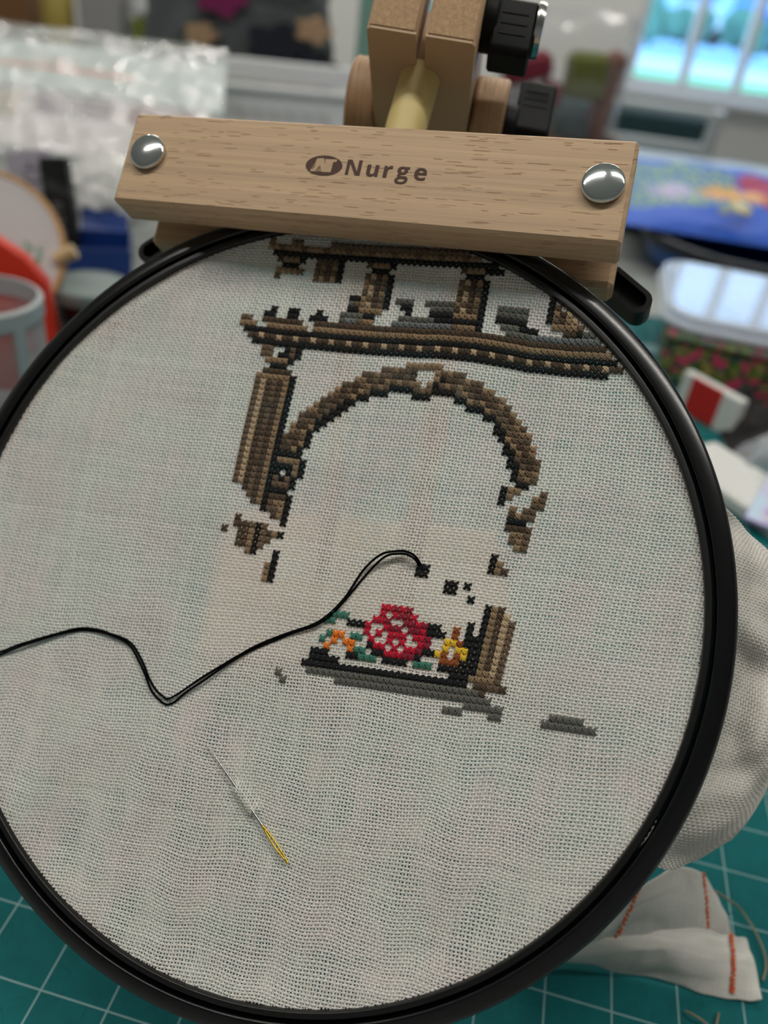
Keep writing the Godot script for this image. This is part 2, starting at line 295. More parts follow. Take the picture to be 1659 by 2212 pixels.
# a tube along points; radii may be one number or one per point
func add_tube(st: SurfaceTool, pts: Array, radii, sides := 8, capped := true) -> void:
	st.set_smooth_group(1)
	var rings := []
	var side := Vector3.ZERO
	for i in pts.size():
		var d: Vector3 = ((pts[mini(i + 1, pts.size() - 1)] as Vector3) - (pts[maxi(i - 1, 0)] as Vector3)).normalized()
		if side == Vector3.ZERO:
			side = d.cross(Vector3.UP if absf(d.y) < 0.9 else Vector3.RIGHT).normalized()
		side = (side - d * side.dot(d)).normalized()
		var up := side.cross(d)
		var r: float = radii[i] if radii is Array else radii
		var ring := []
		for k in sides:
			ring.append((pts[i] as Vector3) + (side * cos(TAU * k / sides) + up * sin(TAU * k / sides)) * r)
		rings.append(ring)
	for i in pts.size() - 1:
		for k in sides:
			quad(st, rings[i][k], rings[i + 1][k], rings[i + 1][(k + 1) % sides], rings[i][(k + 1) % sides])
	if capped:
		st.set_smooth_group(-1)
		for k in sides:
			tri(st, pts[0], rings[0][k], rings[0][(k + 1) % sides])
			tri(st, pts[-1], rings[-1][(k + 1) % sides], rings[-1][k])


func tube(pts: Array, radii, sides := 8, capped := true) -> ArrayMesh:
	var st := start()
	add_tube(st, pts, radii, sides, capped)
	return done(st)


# an outline (counter-clockwise in x, y) pulled from z0 to z1, edges chamfered by b
func add_slab(st: SurfaceTool, t: Transform3D, outline: PackedVector2Array, z0: float, z1: float, b := 0.0, wall := 3) -> void:
	var inner := outline
	if b > 0.0:
		var got := Geometry2D.offset_polygon(outline, -b)
		if got.size() and got[0].size() == outline.size():
			inner = got[0]
			var best := 0   # the offset may start at another corner
			for k in inner.size():
				if inner[k].distance_squared_to(outline[0]) < inner[best].distance_squared_to(outline[0]):
					best = k
			var turned_ := PackedVector2Array()
			for k in inner.size():
				turned_.append(inner[(k + best) % inner.size()])
			inner = turned_
	var n := outline.size()
	st.set_smooth_group(wall)
	for i in n:
		var j := (i + 1) % n
		quad(st, t * Vector3(outline[i].x, outline[i].y, z0 + b), t * Vector3(outline[j].x, outline[j].y, z0 + b), t * Vector3(outline[j].x, outline[j].y, z1 - b), t * Vector3(outline[i].x, outline[i].y, z1 - b))
	if b > 0.0:
		st.set_smooth_group(-1)
		for i in n:
			var j := (i + 1) % n
			quad(st, t * Vector3(outline[i].x, outline[i].y, z1 - b), t * Vector3(outline[j].x, outline[j].y, z1 - b), t * Vector3(inner[j].x, inner[j].y, z1), t * Vector3(inner[i].x, inner[i].y, z1))
			quad(st, t * Vector3(inner[i].x, inner[i].y, z0), t * Vector3(inner[j].x, inner[j].y, z0), t * Vector3(outline[j].x, outline[j].y, z0 + b), t * Vector3(outline[i].x, outline[i].y, z0 + b))
	st.set_smooth_group(-1)
	var tris := Geometry2D.triangulate_polygon(inner)
	for i in range(0, tris.size(), 3):
		var p := []
		for k in 3:
			p.append(inner[tris[i + k]])
		if (p[1] - p[0]).cross(p[2] - p[0]) < 0:
			p.reverse()
		tri(st, t * Vector3(p[0].x, p[0].y, z1), t * Vector3(p[1].x, p[1].y, z1), t * Vector3(p[2].x, p[2].y, z1))
		tri(st, t * Vector3(p[0].x, p[0].y, z0), t * Vector3(p[2].x, p[2].y, z0), t * Vector3(p[1].x, p[1].y, z0))


func slab(outline: PackedVector2Array, z0: float, z1: float, b := 0.0, t := Transform3D()) -> ArrayMesh:
	var st := start()
	add_slab(st, t, outline, z0, z1, b)
	return done(st)


func ellipse(rx: float, ry: float, n := 32, c := Vector2.ZERO) -> PackedVector2Array:
	var out := PackedVector2Array()
	for i in n:
		out.append(c + Vector2(rx * cos(TAU * i / n), ry * sin(TAU * i / n)))
	return out


func rounded(w: float, h: float, r: float, n := 5) -> PackedVector2Array:
	var out := PackedVector2Array()
	for k in 4:
		var c := Vector2((w / 2 - r) * (1 if k in [0, 3] else -1), (h / 2 - r) * (1 if k < 2 else -1))
		for i in n + 1:
			var a := PI / 2 * (k + float(i) / n)
			out.append(c + Vector2(cos(a), sin(a)) * r)
	return out


# a smooth sheet through a grid of points (Catmull-Rom), at u, v in 0..1
func sheet(grid: Array, u: float, v: float) -> Vector3:
	var nv := grid.size()
	var nu: int = grid[0].size()
	var y := clampf(v, 0, 1) * (nv - 1)
	var j := mini(int(y), nv - 2)
	var x := clampf(u, 0, 1) * (nu - 1)
	var i := mini(int(x), nu - 2)
	var rows := []
	for b in [-1, 0, 1, 2]:
		var row: Array = grid[clampi(j + b, 0, nv - 1)]
		rows.append((row[i] as Vector3).cubic_interpolate(row[i + 1], row[maxi(i - 1, 0)], row[mini(i + 2, nu - 1)], x - i))
	return (rows[1] as Vector3).cubic_interpolate(rows[2], rows[0], rows[3], y - j)


# any sheet given by a function of (u, v); both sides show
func surface(f: Callable, nu: int, nv: int, two_sided_thickness := 0.0) -> ArrayMesh:
	var st := start()
	st.set_smooth_group(1)
	var p := []
	for j in nv + 1:
		var row := []
		for i in nu + 1:
			row.append(f.call(float(i) / nu, float(j) / nv))
		p.append(row)
	for j in nv:
		for i in nu:
			var a := Vector2(float(i) / nu, float(j) / nv)
			var e := Vector2(1.0 / nu, 1.0 / nv)
			quad(st, p[j][i], p[j][i + 1], p[j + 1][i + 1], p[j + 1][i], [a, a + Vector2(e.x, 0), a + e, a + Vector2(0, e.y)])
	return done(st)


# threads woven over and under on a lattice of nk by nm crossings; sections are low arches
func weave(p: PackedVector3Array, nrm: PackedVector3Array, ok: PackedByteArray, tint: PackedColorArray, nk: int, nm: int, half: float, high: float, swing: float, seed_: int) -> ArrayMesh:
	var rng := RandomNumberGenerator.new()
	rng.seed = seed_
	var pos := PackedVector3Array()
	var nor := PackedVector3Array()
	var col := PackedColorArray()
	var idx := PackedInt32Array()
	var slub := FastNoiseLite.new()
	slub.seed = seed_
	slub.frequency = 0.06
	for way in 2:
		var count := nk if way == 0 else nm
		var length := nm if way == 0 else nk
		for a in count:
			var fat := half * rng.randf_range(0.86, 1.1)
			var shade := rng.randf_range(0.93, 1.05)
			var last := -1
			for b in length:
				var here := (a + b * nk) if way == 0 else (b + a * nk)
				if not ok[here]:
					last = -1
					continue
				var step := nk if way == 0 else 1
				var more := b + 1 < length and ok[here + step]
				var less := b > 0 and ok[here - step]
				var c := p[here]
				var n := nrm[here]
				var t := ((p[here + step] if more else c) - (p[here - step] if less else c)).normalized()
				var side := t.cross(n).normalized()
				var over := 1.0 if (a + b + way) % 2 == 0 else -1.0
				var w := fat * (1.0 + 0.22 * slub.get_noise_2d(b * 2.0, a * 37.0 + way * 1000.0) + (0.16 if over > 0 else -0.08))
				var k := shade * (1.0 + 0.06 * slub.get_noise_2d(b * 9.0, a * 53.0 + 7.0))
				var shade_color := tint[here] * Color(k, k, k)
				for half_step in 2:
					var q := c
					var lift := over * swing
					var ww := w
					if half_step == 1:
						if not more:
							break
						q = (c + p[here + step]) * 0.5
						lift = 0.0
						ww = w * 0.9
					q += n * lift
					var at_ := pos.size()
					pos.append(q - side * ww - n * high * 0.5)
					pos.append(q - side * ww * 0.5 + n * high)
					pos.append(q + side * ww * 0.5 + n * high)
					pos.append(q + side * ww - n * high * 0.5)
					nor.append((n * 0.25 - side).normalized())
					nor.append((n - side * 0.42).normalized())
					nor.append((n + side * 0.42).normalized())
					nor.append((n * 0.25 + side).normalized())
					for e in 4:
						col.append(shade_color)
					if last >= 0:
						for e in 3:
							idx.append_array(PackedInt32Array([last + e, at_ + e, last + e + 1, last + e + 1, at_ + e, at_ + e + 1]))
					last = at_
				if not more:
					last = -1
	var arrays := []
	arrays.resize(Mesh.ARRAY_MAX)
	arrays[Mesh.ARRAY_VERTEX] = pos
	arrays[Mesh.ARRAY_NORMAL] = nor
	arrays[Mesh.ARRAY_COLOR] = col
	arrays[Mesh.ARRAY_INDEX] = idx
	var mesh := ArrayMesh.new()
	mesh.add_surface_from_arrays(Mesh.PRIMITIVE_TRIANGLES, arrays)
	return mesh


# a patch of the same weave on a sheet of points; turned the way that faces `towards`
func woven_sheet(grid: Array, nk: int, nm: int, towards: Vector3, base: Color, half: float, seed_: int, wrinkle := 0.0, lift := Vector3(0, 1, 0)) -> ArrayMesh:
	var p := PackedVector3Array()
	var nrm := PackedVector3Array()
	var ok := PackedByteArray()
	var tint := PackedColorArray()
	for m in nm:
		for k in nk:
			p.append(sheet(grid, float(k) / (nk - 1), float(m) / (nm - 1)) + lift * wrinkle * noise.get_noise_2d(k * 1.3, m * 1.3 + seed_ * 90.0))
			ok.append(1)
			var f := 1.0 + 0.05 * noise.get_noise_2d(k * 2.0, m * 2.0)
			tint.append(base * Color(f, f, f))
	for m in nm:
		for k in nk:
			var n := (p[mini(k + 1, nk - 1) + m * nk] - p[maxi(k - 1, 0) + m * nk]).cross(p[k + mini(m + 1, nm - 1) * nk] - p[k + maxi(m - 1, 0) * nk]).normalized()
			nrm.append(n)
	var flip := nrm[nk * (nm / 2) + nk / 2].dot(towards) < 0
	if flip:
		for i in nrm.size():
			nrm[i] = -nrm[i]
	return weave(p, nrm, ok, tint, nk, nm, half, half * 0.5, half * 0.45, seed_)


# ---------------------------------------------------------------- materials
func fleck_wood(called: String, base: Color, dark: Color, w: int, h: int, flecks: int, long: int, seed_: int, size: Vector2, rough := 0.55) -> StandardMaterial3D:
	var rng := RandomNumberGenerator.new()
	rng.seed = seed_
	var img := Image.create(w, h, false, Image.FORMAT_RGB8)
	var relief := Image.create(w, h, false, Image.FORMAT_L8)
	fine.seed = seed_
	for y in h:
		for x in w:
			var a := TAU * x / w   # wraps round in x
			var ring := fine.get_noise_3d(cos(a) * 5.0, sin(a) * 5.0, y * 2.2)
			var grain := fine.get_noise_3d(cos(a) * 30.0, sin(a) * 30.0, y * 26.0)
			var c := base * (1.0 + 0.09 * ring + 0.06 * grain)
			img.set_pixel(x, y, c)
			var v := 0.72 + 0.1 * grain
			relief.set_pixel(x, y, Color(v, v, v))
	for i in flecks:
		var x := rng.randi_range(0, w - 1)
		var y := rng.randi_range(0, h - 1)
		var l := rng.randi_range(long / 3, long)
		var s := rng.randf_range(0.35, 1.0)
		var drop := rng.randf_range(-0.02, 0.05)
		for k in l:
			var e := 1.0 - absf(2.0 * k / l - 1.0)
			for dy in 2:
				var px := posmod(x + k, w)
				var py := posmod(y + int(k * drop) + dy, h)
				var f := s * clampf(e * 2.5, 0, 1) * (1.0 if dy == 0 else 0.55)
				img.set_pixel(px, py, img.get_pixel(px, py).lerp(dark, f * 0.8))
				var v := 0.72 - 0.5 * f
				relief.set_pixel(px, py, Color(v, v, v))
	var m := painted(called, img, rough)
	m.heightmap_enabled = true
	m.heightmap_texture = ImageTexture.create_from_image(relief)
	m.heightmap_scale = 0.02
	m.uv1_scale = Vector3(1.0 / size.x, 1.0 / size.y, 1)
	return m


func end_grain(called: String, base: Color, dark: Color) -> StandardMaterial3D:
	var img := Image.create(256, 256, false, Image.FORMAT_RGB8)
	var relief := Image.create(256, 256, false, Image.FORMAT_L8)
	fine.seed = 77
	for y in 256:
		for x in 256:
			var n := fine.get_noise_2d(x * 13.0, y * 22.0)
			var b := fine.get_noise_2d(x * 1.5, y * 1.5)
			img.set_pixel(x, y, base.lerp(dark, clampf(n * 1.6 - 0.12, 0, 0.75)) * (1.0 + 0.08 * b))
			var v := clampf(0.6 - n * 0.8, 0, 1)
			relief.set_pixel(x, y, Color(v, v, v))
	var m := painted(called, img, 0.85)
	m.heightmap_enabled = true
	m.heightmap_texture = ImageTexture.create_from_image(relief)
	m.heightmap_scale = 0.03
	m.uv1_triplanar = true
	m.uv1_scale = Vector3(40, 40, 40)
	return m


func materials() -> void:
	fleck_wood("beech", Color(0.725, 0.605, 0.475), Color(0.47, 0.345, 0.235), 1024, 512, 620, 44, 11, Vector2(0.16, 0.075))
	fleck_wood("beech_side", Color(0.715, 0.59, 0.46), Color(0.45, 0.33, 0.225), 512, 512, 170, 20, 23, Vector2(0.08, 0.08))
	fleck_wood("striped_wood", Color(0.68, 0.545, 0.41), Color(0.40, 0.28, 0.19), 256, 512, 420, 120, 31, Vector2(0.05, 0.03))
	end_grain("end_grain", Color(0.75, 0.62, 0.48), Color(0.43, 0.31, 0.21))
	plain("bamboo", Color(0.79, 0.71, 0.47), 0.5)
	for w: String in ["striped_wood"]:   # turned pieces: grain through the solid
		M[w].uv1_triplanar = true
		M[w].uv1_scale = Vector3(30, 30, 30)
		M[w].heightmap_enabled = false
	plain("burnt_print", Color(0.27, 0.165, 0.115), 0.7)
	var black := plain("gloss_black", Color(0.014, 0.018, 0.026), 0.24)
	black.metallic_specular = 0.5
	plain("inner_black", Color(0.02, 0.02, 0.022), 0.38)
	var knob := plain("knob_black", Color(0.012, 0.015, 0.021), 0.5)
	knob.metallic_specular = 0.3
	knob.heightmap_enabled = true
	var nt := NoiseTexture2D.new()
	nt.width = 128
	nt.height = 128
	nt.seamless = true
	nt.noise = FastNoiseLite.new()
	nt.noise.frequency = 0.2
	knob.heightmap_texture = nt
	knob.heightmap_scale = 0.006
	knob.uv1_triplanar = true
	knob.uv1_scale = Vector3(90, 90, 90)
	plain("chrome", Color(0.86, 0.88, 0.88), 0.09, 1.0)
	plain("steel", Color(0.72, 0.72, 0.71), 0.2, 1.0)
	plain("gold", Color(0.93, 0.76, 0.30), 0.22, 1.0)
	var linen := plain("linen", Color.WHITE, 0.92)
	linen.vertex_color_use_as_albedo = true
	linen.metallic_specular = 0.25
	var floss := plain("floss", Color.WHITE, 0.62)
	floss.vertex_color_use_as_albedo = true
	floss.metallic_specular = 0.4
	for k in FLOSS.size():
		var f := plain("floss_%d" % k, FLOSS[k], 0.62)
		f.metallic_specular = 0.4
	plain("thread_black", Color(0.02, 0.019, 0.024), 0.85)
	M.thread_black.metallic_specular = 0.2
	plain("thread_tan", Color(0.56, 0.50, 0.40), 0.85)
	plain("thread_orange", Color(0.86, 0.38, 0.17), 0.85)


# floss colours by number: 1 black, 2 dark brown, 3 mid brown, 4 tan, 5 pale tan, 6 dark grey, 7 slate, 8 red, 9 dark red, 10 orange, 11 yellow, 12 rust, 13 green
const FLOSS: Array[Color] = [
	Color(0.5, 0.5, 0.5), Color(0.055, 0.066, 0.080), Color(0.315, 0.255, 0.20), Color(0.42, 0.35, 0.28), Color(0.575, 0.48, 0.37), Color(0.74, 0.645, 0.53),
	Color(0.40, 0.40, 0.375), Color(0.455, 0.475, 0.475), Color(0.76, 0.075, 0.205), Color(0.56, 0.115, 0.205), Color(0.93, 0.50, 0.15),
	Color(0.92, 0.76, 0.20), Color(0.58, 0.30, 0.125), Color(0.25, 0.485, 0.42)]


# the chart as rows of [row, first column, colours ...]; the cornice bands are regular and made here
func chart_rows() -> Array:
	var out := CHART.duplicate()
	for e: Array in [[-3, -4, -3, 3], [-3, 0, 6, 2], [-3, 9, 58, 2], [-2, -4, -2, 4], [-2, 1, 7, 4], [-2, 9, 59, 4], [-1, -3, 60, 1], [0, -2, 59, 0], [1, -1, 57, 1]]:
		var row := [e[0], e[1]]
		for c in range(e[1], e[2] + 1):
			row.append(e[3] if e[3] else (5 if posmod(c, 3) == 0 else 2))
		out.append(row)
	return out


# ---------------------------------------------------------------- fabric in the hoop
func table_at(values: Array, c: float) -> float:
	var x := clampf(c / 3.0, 0.0, values.size() - 1.001)
	var i := int(x)
	return lerpf(values[i], values[i + 1], x - i)


# column and row of the chart -> millimetres on the fabric; the cloth has been pulled a little out of square
func on_cloth(c: float, r: float) -> Vector2:
	var s := clampf((r - 18.0) / 30.0, 0.0, 1.1)
	var cc := c - s * 0.043 * (c - 9.4)
	var rr := r - s * 0.05 * (c - 26.0)
	var fade := exp(-pow(rr / 11.0, 2.0))
	return K0 + KC * cc + KR * rr + Vector2(table_at(WAVE_X, cc), table_at(WAVE_Y, cc)) * fade


const NEEDLE_A := Vector2(-16.8, -52.5)
const NEEDLE_B := Vector2(16.9, -79.0)


func cloth_height(x: float, y: float) -> float:   # metres, for x and y in millimetres
	var h := -0.0044 + 0.00042 * noise.get_noise_2d(x * 1.1, y * 1.1)
	var r := sqrt(x * x + y * y)
	h += 0.0012 * smoothstep(108.0, 119.0, r)
	# lifted where the needle runs beneath it
	var d := (NEEDLE_B - NEEDLE_A).normalized()
	var rel := Vector2(x, y) - NEEDLE_A
	var along := rel.dot(d)
	var across := absf(rel.cross(d))
	h += 0.0021 * exp(-pow(across / 2.0, 2.0)) * smoothstep(14.2, 16.5, along) * smoothstep(27.0, 24.6, along)
	return h


func stitch_strands(rng: RandomNumberGenerator) -> Array:
	# one cross in a cell of side 2 (corners at -1 and 1), heights in the same units: [points, radius] of four strands; the leg from upper left to lower right lies on top
	var out := []
	for leg in 2:
		var d := Vector3(1, 1, 0) if leg == 0 else Vector3(1, -1, 0)
		var s := Vector3(-1, 1, 0).normalized() if leg == 0 else Vector3(1, 1, 0).normalized()
		var top := 0.42 if leg == 0 else 0.78
		for strand in 2:
			var o := (strand - 0.5) * 2.0
			var pts := []
			for i in 5:
				var f := -1.0 + 0.5 * i
				var mid := 1.0 - f * f
				pts.append(d * f * 0.98 + s * (o * (0.10 + 0.17 * mid) + rng.randf_range(-0.03, 0.03)) + Vector3(0, 0, -0.16 + (top + 0.16) * pow(mid, 0.7) + rng.randf_range(-0.03, 0.03)))
			out.append([pts, 0.27 + rng.randf_range(-0.02, 0.02)])
	return out


func cloth() -> void:
	var root := thing("embroidered_linen", "pale grey linen stretched in the black hoop, with a half-finished cross-stitch arch", "fabric", HOOP)
	var k0 := -98
	var m0 := -44
	var nk := 266
	var nm := 254
	var p := PackedVector3Array()
	var nrm := PackedVector3Array()
	var ok := PackedByteArray()
	var tint := PackedColorArray()
	var base := Color(0.675, 0.655, 0.615)
	for m in nm:
		for k in nk:
			var q := on_cloth((k + k0 + 0.5) / 2.0, (m + m0 + 0.5) / 2.0)
			var low := smoothstep(20.0, -60.0, q.y)
			q += Vector2(noise.get_noise_2d(q.x * 2.2, q.y * 2.2 + 300.0), 1.5 * noise.get_noise_2d(q.x * 1.7 + 500.0, q.y * 0.9)) * (0.35 + 0.85 * low)
			q += Vector2(fine.get_noise_2d(k * 40.0, m * 7.0), fine.get_noise_2d(k * 7.0 + 999.0, m * 40.0)) * 0.13
			p.append(Vector3(q.x * 0.001, q.y * 0.001, cloth_height(q.x, q.y)))
			ok.append(1 if q.length() < 120.9 else 0)
			# hand-dyed cloth: faint pink and greenish clouds
			var pink := clampf(noise.get_noise_2d(q.x * 1.6 + 70.0, q.y * 1.6) * 1.5, -0.6, 1.0)
			var grey := noise.get_noise_2d(q.x * 1.3, q.y * 1.3 + 900.0)
			pink += 1.1 * exp(-(q - Vector2(-31, -80)).length_squared() / 60.0) + 1.2 * exp(-(q - Vector2(23, -92)).length_squared() / 90.0) + 0.8 * exp(-(q - Vector2(-95, 12)).length_squared() / 60.0)
			tint.append(base * Color(1.0 + 0.02 * pink + 0.05 * grey, 1.0 - 0.03 * pink + 0.05 * grey, 1.0 - 0.012 * pink + 0.055 * grey))
	for m in nm:
		for k in nk:
			var n := (p[mini(k + 1, nk - 1) + m * nk] - p[maxi(k - 1, 0) + m * nk]).cross(p[k + maxi(m - 1, 0) * nk] - p[k + mini(m + 1, nm - 1) * nk]).normalized()
			nrm.append(n if n.z > 0 else -n)
	var panel := part("stretched_weave", weave(p, nrm, ok, tint, nk, nm, 0.000345, 0.00017, 0.00017, 5), M.linen, root, Transform3D(), "pale grey even-weave linen held taut")
	panel.set_meta("kind", "stuff")
	# cross stitches: the nearest ones are parts, the others one part
	var rng := RandomNumberGenerator.new()
	rng.seed = 9
	var variants := []
	var strands := []
	for v in 4:
		var s := stitch_strands(rng)
		strands.append(s)
		var st := start()
		for e: Array in s:
			add_tube(st, e[0], e[1], 5, false)
		variants.append(done(st))
	var rest := start()
	for row: Array in chart_rows():
		var r: int = row[0]
		for i in row.size() - 2:
			var ch: int = row[2 + i]
			if ch == 0:
				continue
			var c: int = row[1] + i
			var q := on_cloth(c, r)
			if q.length() > 119.0:
				continue
			var ex := (on_cloth(c + 0.5, r) - on_cloth(c - 0.5, r)) * 0.0005
			var ey := (on_cloth(c, r - 0.5) - on_cloth(c, r + 0.5)) * 0.0005
			var jig := rng.randf_range(-0.05, 0.05)
			var t := Transform3D(Basis(Vector3(ex.x, ex.y, 0), Vector3(ey.x, ey.y, 0), Vector3(0, 0, 0.00098)).rotated(Vector3(0, 0, 1), jig), Vector3(q.x * 0.001, q.y * 0.001, cloth_height(q.x, q.y) + 0.00032))
			var v := rng.randi_range(0, 3)
			if r >= 42:
				part("cross_stitch", variants[v], M["floss_%d" % ch], root, t)
			else:
				var f := rng.randf_range(0.86, 1.12)
				var color := (FLOSS[ch] as Color).srgb_to_linear() * Color(f, f, f)
				rest.set_color(color)
				for e: Array in strands[v]:
					var pts := []
					for x: Vector3 in e[0]:
						pts.append(t * x)
					add_tube(rest, pts, e[1] * 0.00098, 5, false)
	part("cross_stitches", done(rest), M.floss, root, Transform3D(), "arch, columns and cornice worked in brown, tan, grey and black floss").set_meta("kind", "stuff")
	# two stray wisps caught in the weave
	part("stray_fibre", tube([Vector3(0.0605, -0.0085, -0.0037), Vector3(0.0625, -0.0102, -0.0034), Vector3(0.0648, -0.0112, -0.0037)], 0.00022, 5), M.thread_tan, root)
	# the loose cloth outside the ring
	var inv := HOOP.affine_inverse()
	var out_of := func(grid: Array) -> Array:
		var g := []
		for row: Array in grid:
			var line := []
			for x: Vector3 in row:
				line.append(inv * x)
			g.append(line)
		return g
	var loose := part("loose_drape", woven_sheet(out_of.call(DRAPE), 46, 124, Vector3(0, 0, 1), base * Color(0.98, 0.97, 0.96), 0.00040, 21, 0.006, Vector3(0, 0, 1)), M.linen, root, Transform3D(), "slack grey linen hanging behind the right of the ring")
	loose.set_meta("kind", "stuff")
	var pale := Color(0.70, 0.68, 0.64)
	part("folded_corner", woven_sheet(out_of.call(LEAF_FRONT), 130, 60, HOOP.basis.inverse() * Vector3(0, 1, 0.3), pale, 0.00041, 33, 0.002), M.linen, root, Transform3D(), "folded selvedge corner lying on the green mat").set_meta("kind", "stuff")
	part("folded_corner", woven_sheet(out_of.call(LEAF_BACK), 90, 60, HOOP.basis.inverse() * Vector3(0, 1, 0.3), pale, 0.00041, 35, 0.002), M.linen, root, Transform3D(), "back leaf of the folded corner").set_meta("kind", "stuff")
	var marks := start()
	for e: Array in [[LEAF_FRONT, 0.80, 0.812, 34], [LEAF_BACK, 0.72, 0.732, 30], [LEAF_BACK, 0.13, 0.14, 26]]:
		for i in e[3]:
			var v: float = 0.02 + 0.96 * i / e[3]
			for lane in 2:
				if (i + lane) % 2 == 0 or i % 5 == 0:
					var u: float = e[1] if lane == 0 else e[2]
					var a := inv * (sheet(e[0], u, v) + Vector3(0, 0.0011, 0))
					var b := inv * (sheet(e[0], u + 0.008, v + 0.004) + Vector3(0, 0.0011, 0))
					add_tube(marks, [a, (a + b) * 0.5 + inv.basis * Vector3(0, 0.0003, 0), b], 0.00045, 5)
	part("selvedge_stitching", done(marks), M.thread_orange, root, Transform3D(), "orange marker threads along the selvedge")


func ring_mesh(profile: Array, segments := 240) -> ArrayMesh:   # profile of (radius, z), mm
	var out := []
	for e: Vector2 in profile:
		out.append(e * 0.001)
	return turned(out, segments, 1, Transform3D(Basis(Vector3(1, 0, 0), Vector3(0, 0, 1), Vector3(0, -1, 0)), Vector3.ZERO))


func hoop() -> void:
	var root := thing("embroidery_hoop", "large glossy black round embroidery hoop holding the stitched linen", "hoop", HOOP)
	# fillets given as arcs
	var arc := func(list: Array, c: Vector2, r: float, from: float, to: float, n: int) -> void:
		for i in n + 1:
			var a := deg_to_rad(lerpf(from, to, float(i) / n))
			list.append(c + Vector2(cos(a), sin(a)) * r)
	var o: Array = [Vector2(121.8, -6.6), Vector2(127.0, -6.6)]
	arc.call(o, Vector2(127.0, -5.8), 0.8, -90, 0, 4)
	arc.call(o, Vector2(126.9, -2.45), 1.2, 0, 55, 5)
	arc.call(o, Vector2(123.3, -8.72), 8.7, 62, 92, 12)
	arc.call(o, Vector2(122.95, -0.65), 0.6, 92, 178, 5)
	o.append(Vector2(121.9, -6.6))
	part("outer_ring", ring_mesh(o), M.gloss_black, root)
	var i_: Array = [Vector2(119.2, -6.4), Vector2(121.6, -6.4), Vector2(121.6, -1.7)]
	arc.call(i_, Vector2(121.0, -1.6), 0.5, 0, 90, 4)
	i_.append(Vector2(120.2, -1.15))
	arc.call(i_, Vector2(119.9, -1.6), 0.45, 80, 180, 4)
	i_.append(Vector2(119.2, -6.4))
	part("inner_ring", ring_mesh(i_), M.inner_black, root)
	# raised maker's lettering on the outer edge, too small to read: a row of short strokes
	var st := start()
	for k in 9:
		var a := deg_to_rad(46.2 - k * 0.42)
		var t := Transform3D(Basis(Vector3(0, 0, 1), a - PI / 2), Vector3(cos(a) * 0.1272, sin(a) * 0.1272, -0.0012))
		cbox(st, t, Vector3(0.00055, 0.0004 + 0.0003 * (k % 2), 0.0009), 0.0001)
	part("embossed_mark", done(st), M.gloss_black, root)


# ---------------------------------------------------------------- stand
func dome(r: float, h: float, wall: float) -> Array:
	var out: Array = [Vector2(0.0, 0.0), Vector2(r, 0.0), Vector2(r, wall)]
	for i in 9:
		var a := PI / 2 * (i + 1) / 9.0
		out.append(Vector2(r * cos(a), wall + h * sin(a)))
	return out


func stadium(l: float, w: float, n := 8) -> PackedVector2Array:
	var out := PackedVector2Array()
	for i in n + 1:
		var a := -PI / 2 + PI * i / n
		out.append(Vector2(l / 2 + cos(a) * w / 2, sin(a) * w / 2))
	for i in n + 1:
		var a := PI / 2 + PI * i / n
		out.append(Vector2(-l / 2 + cos(a) * w / 2, sin(a) * w / 2))
	return out


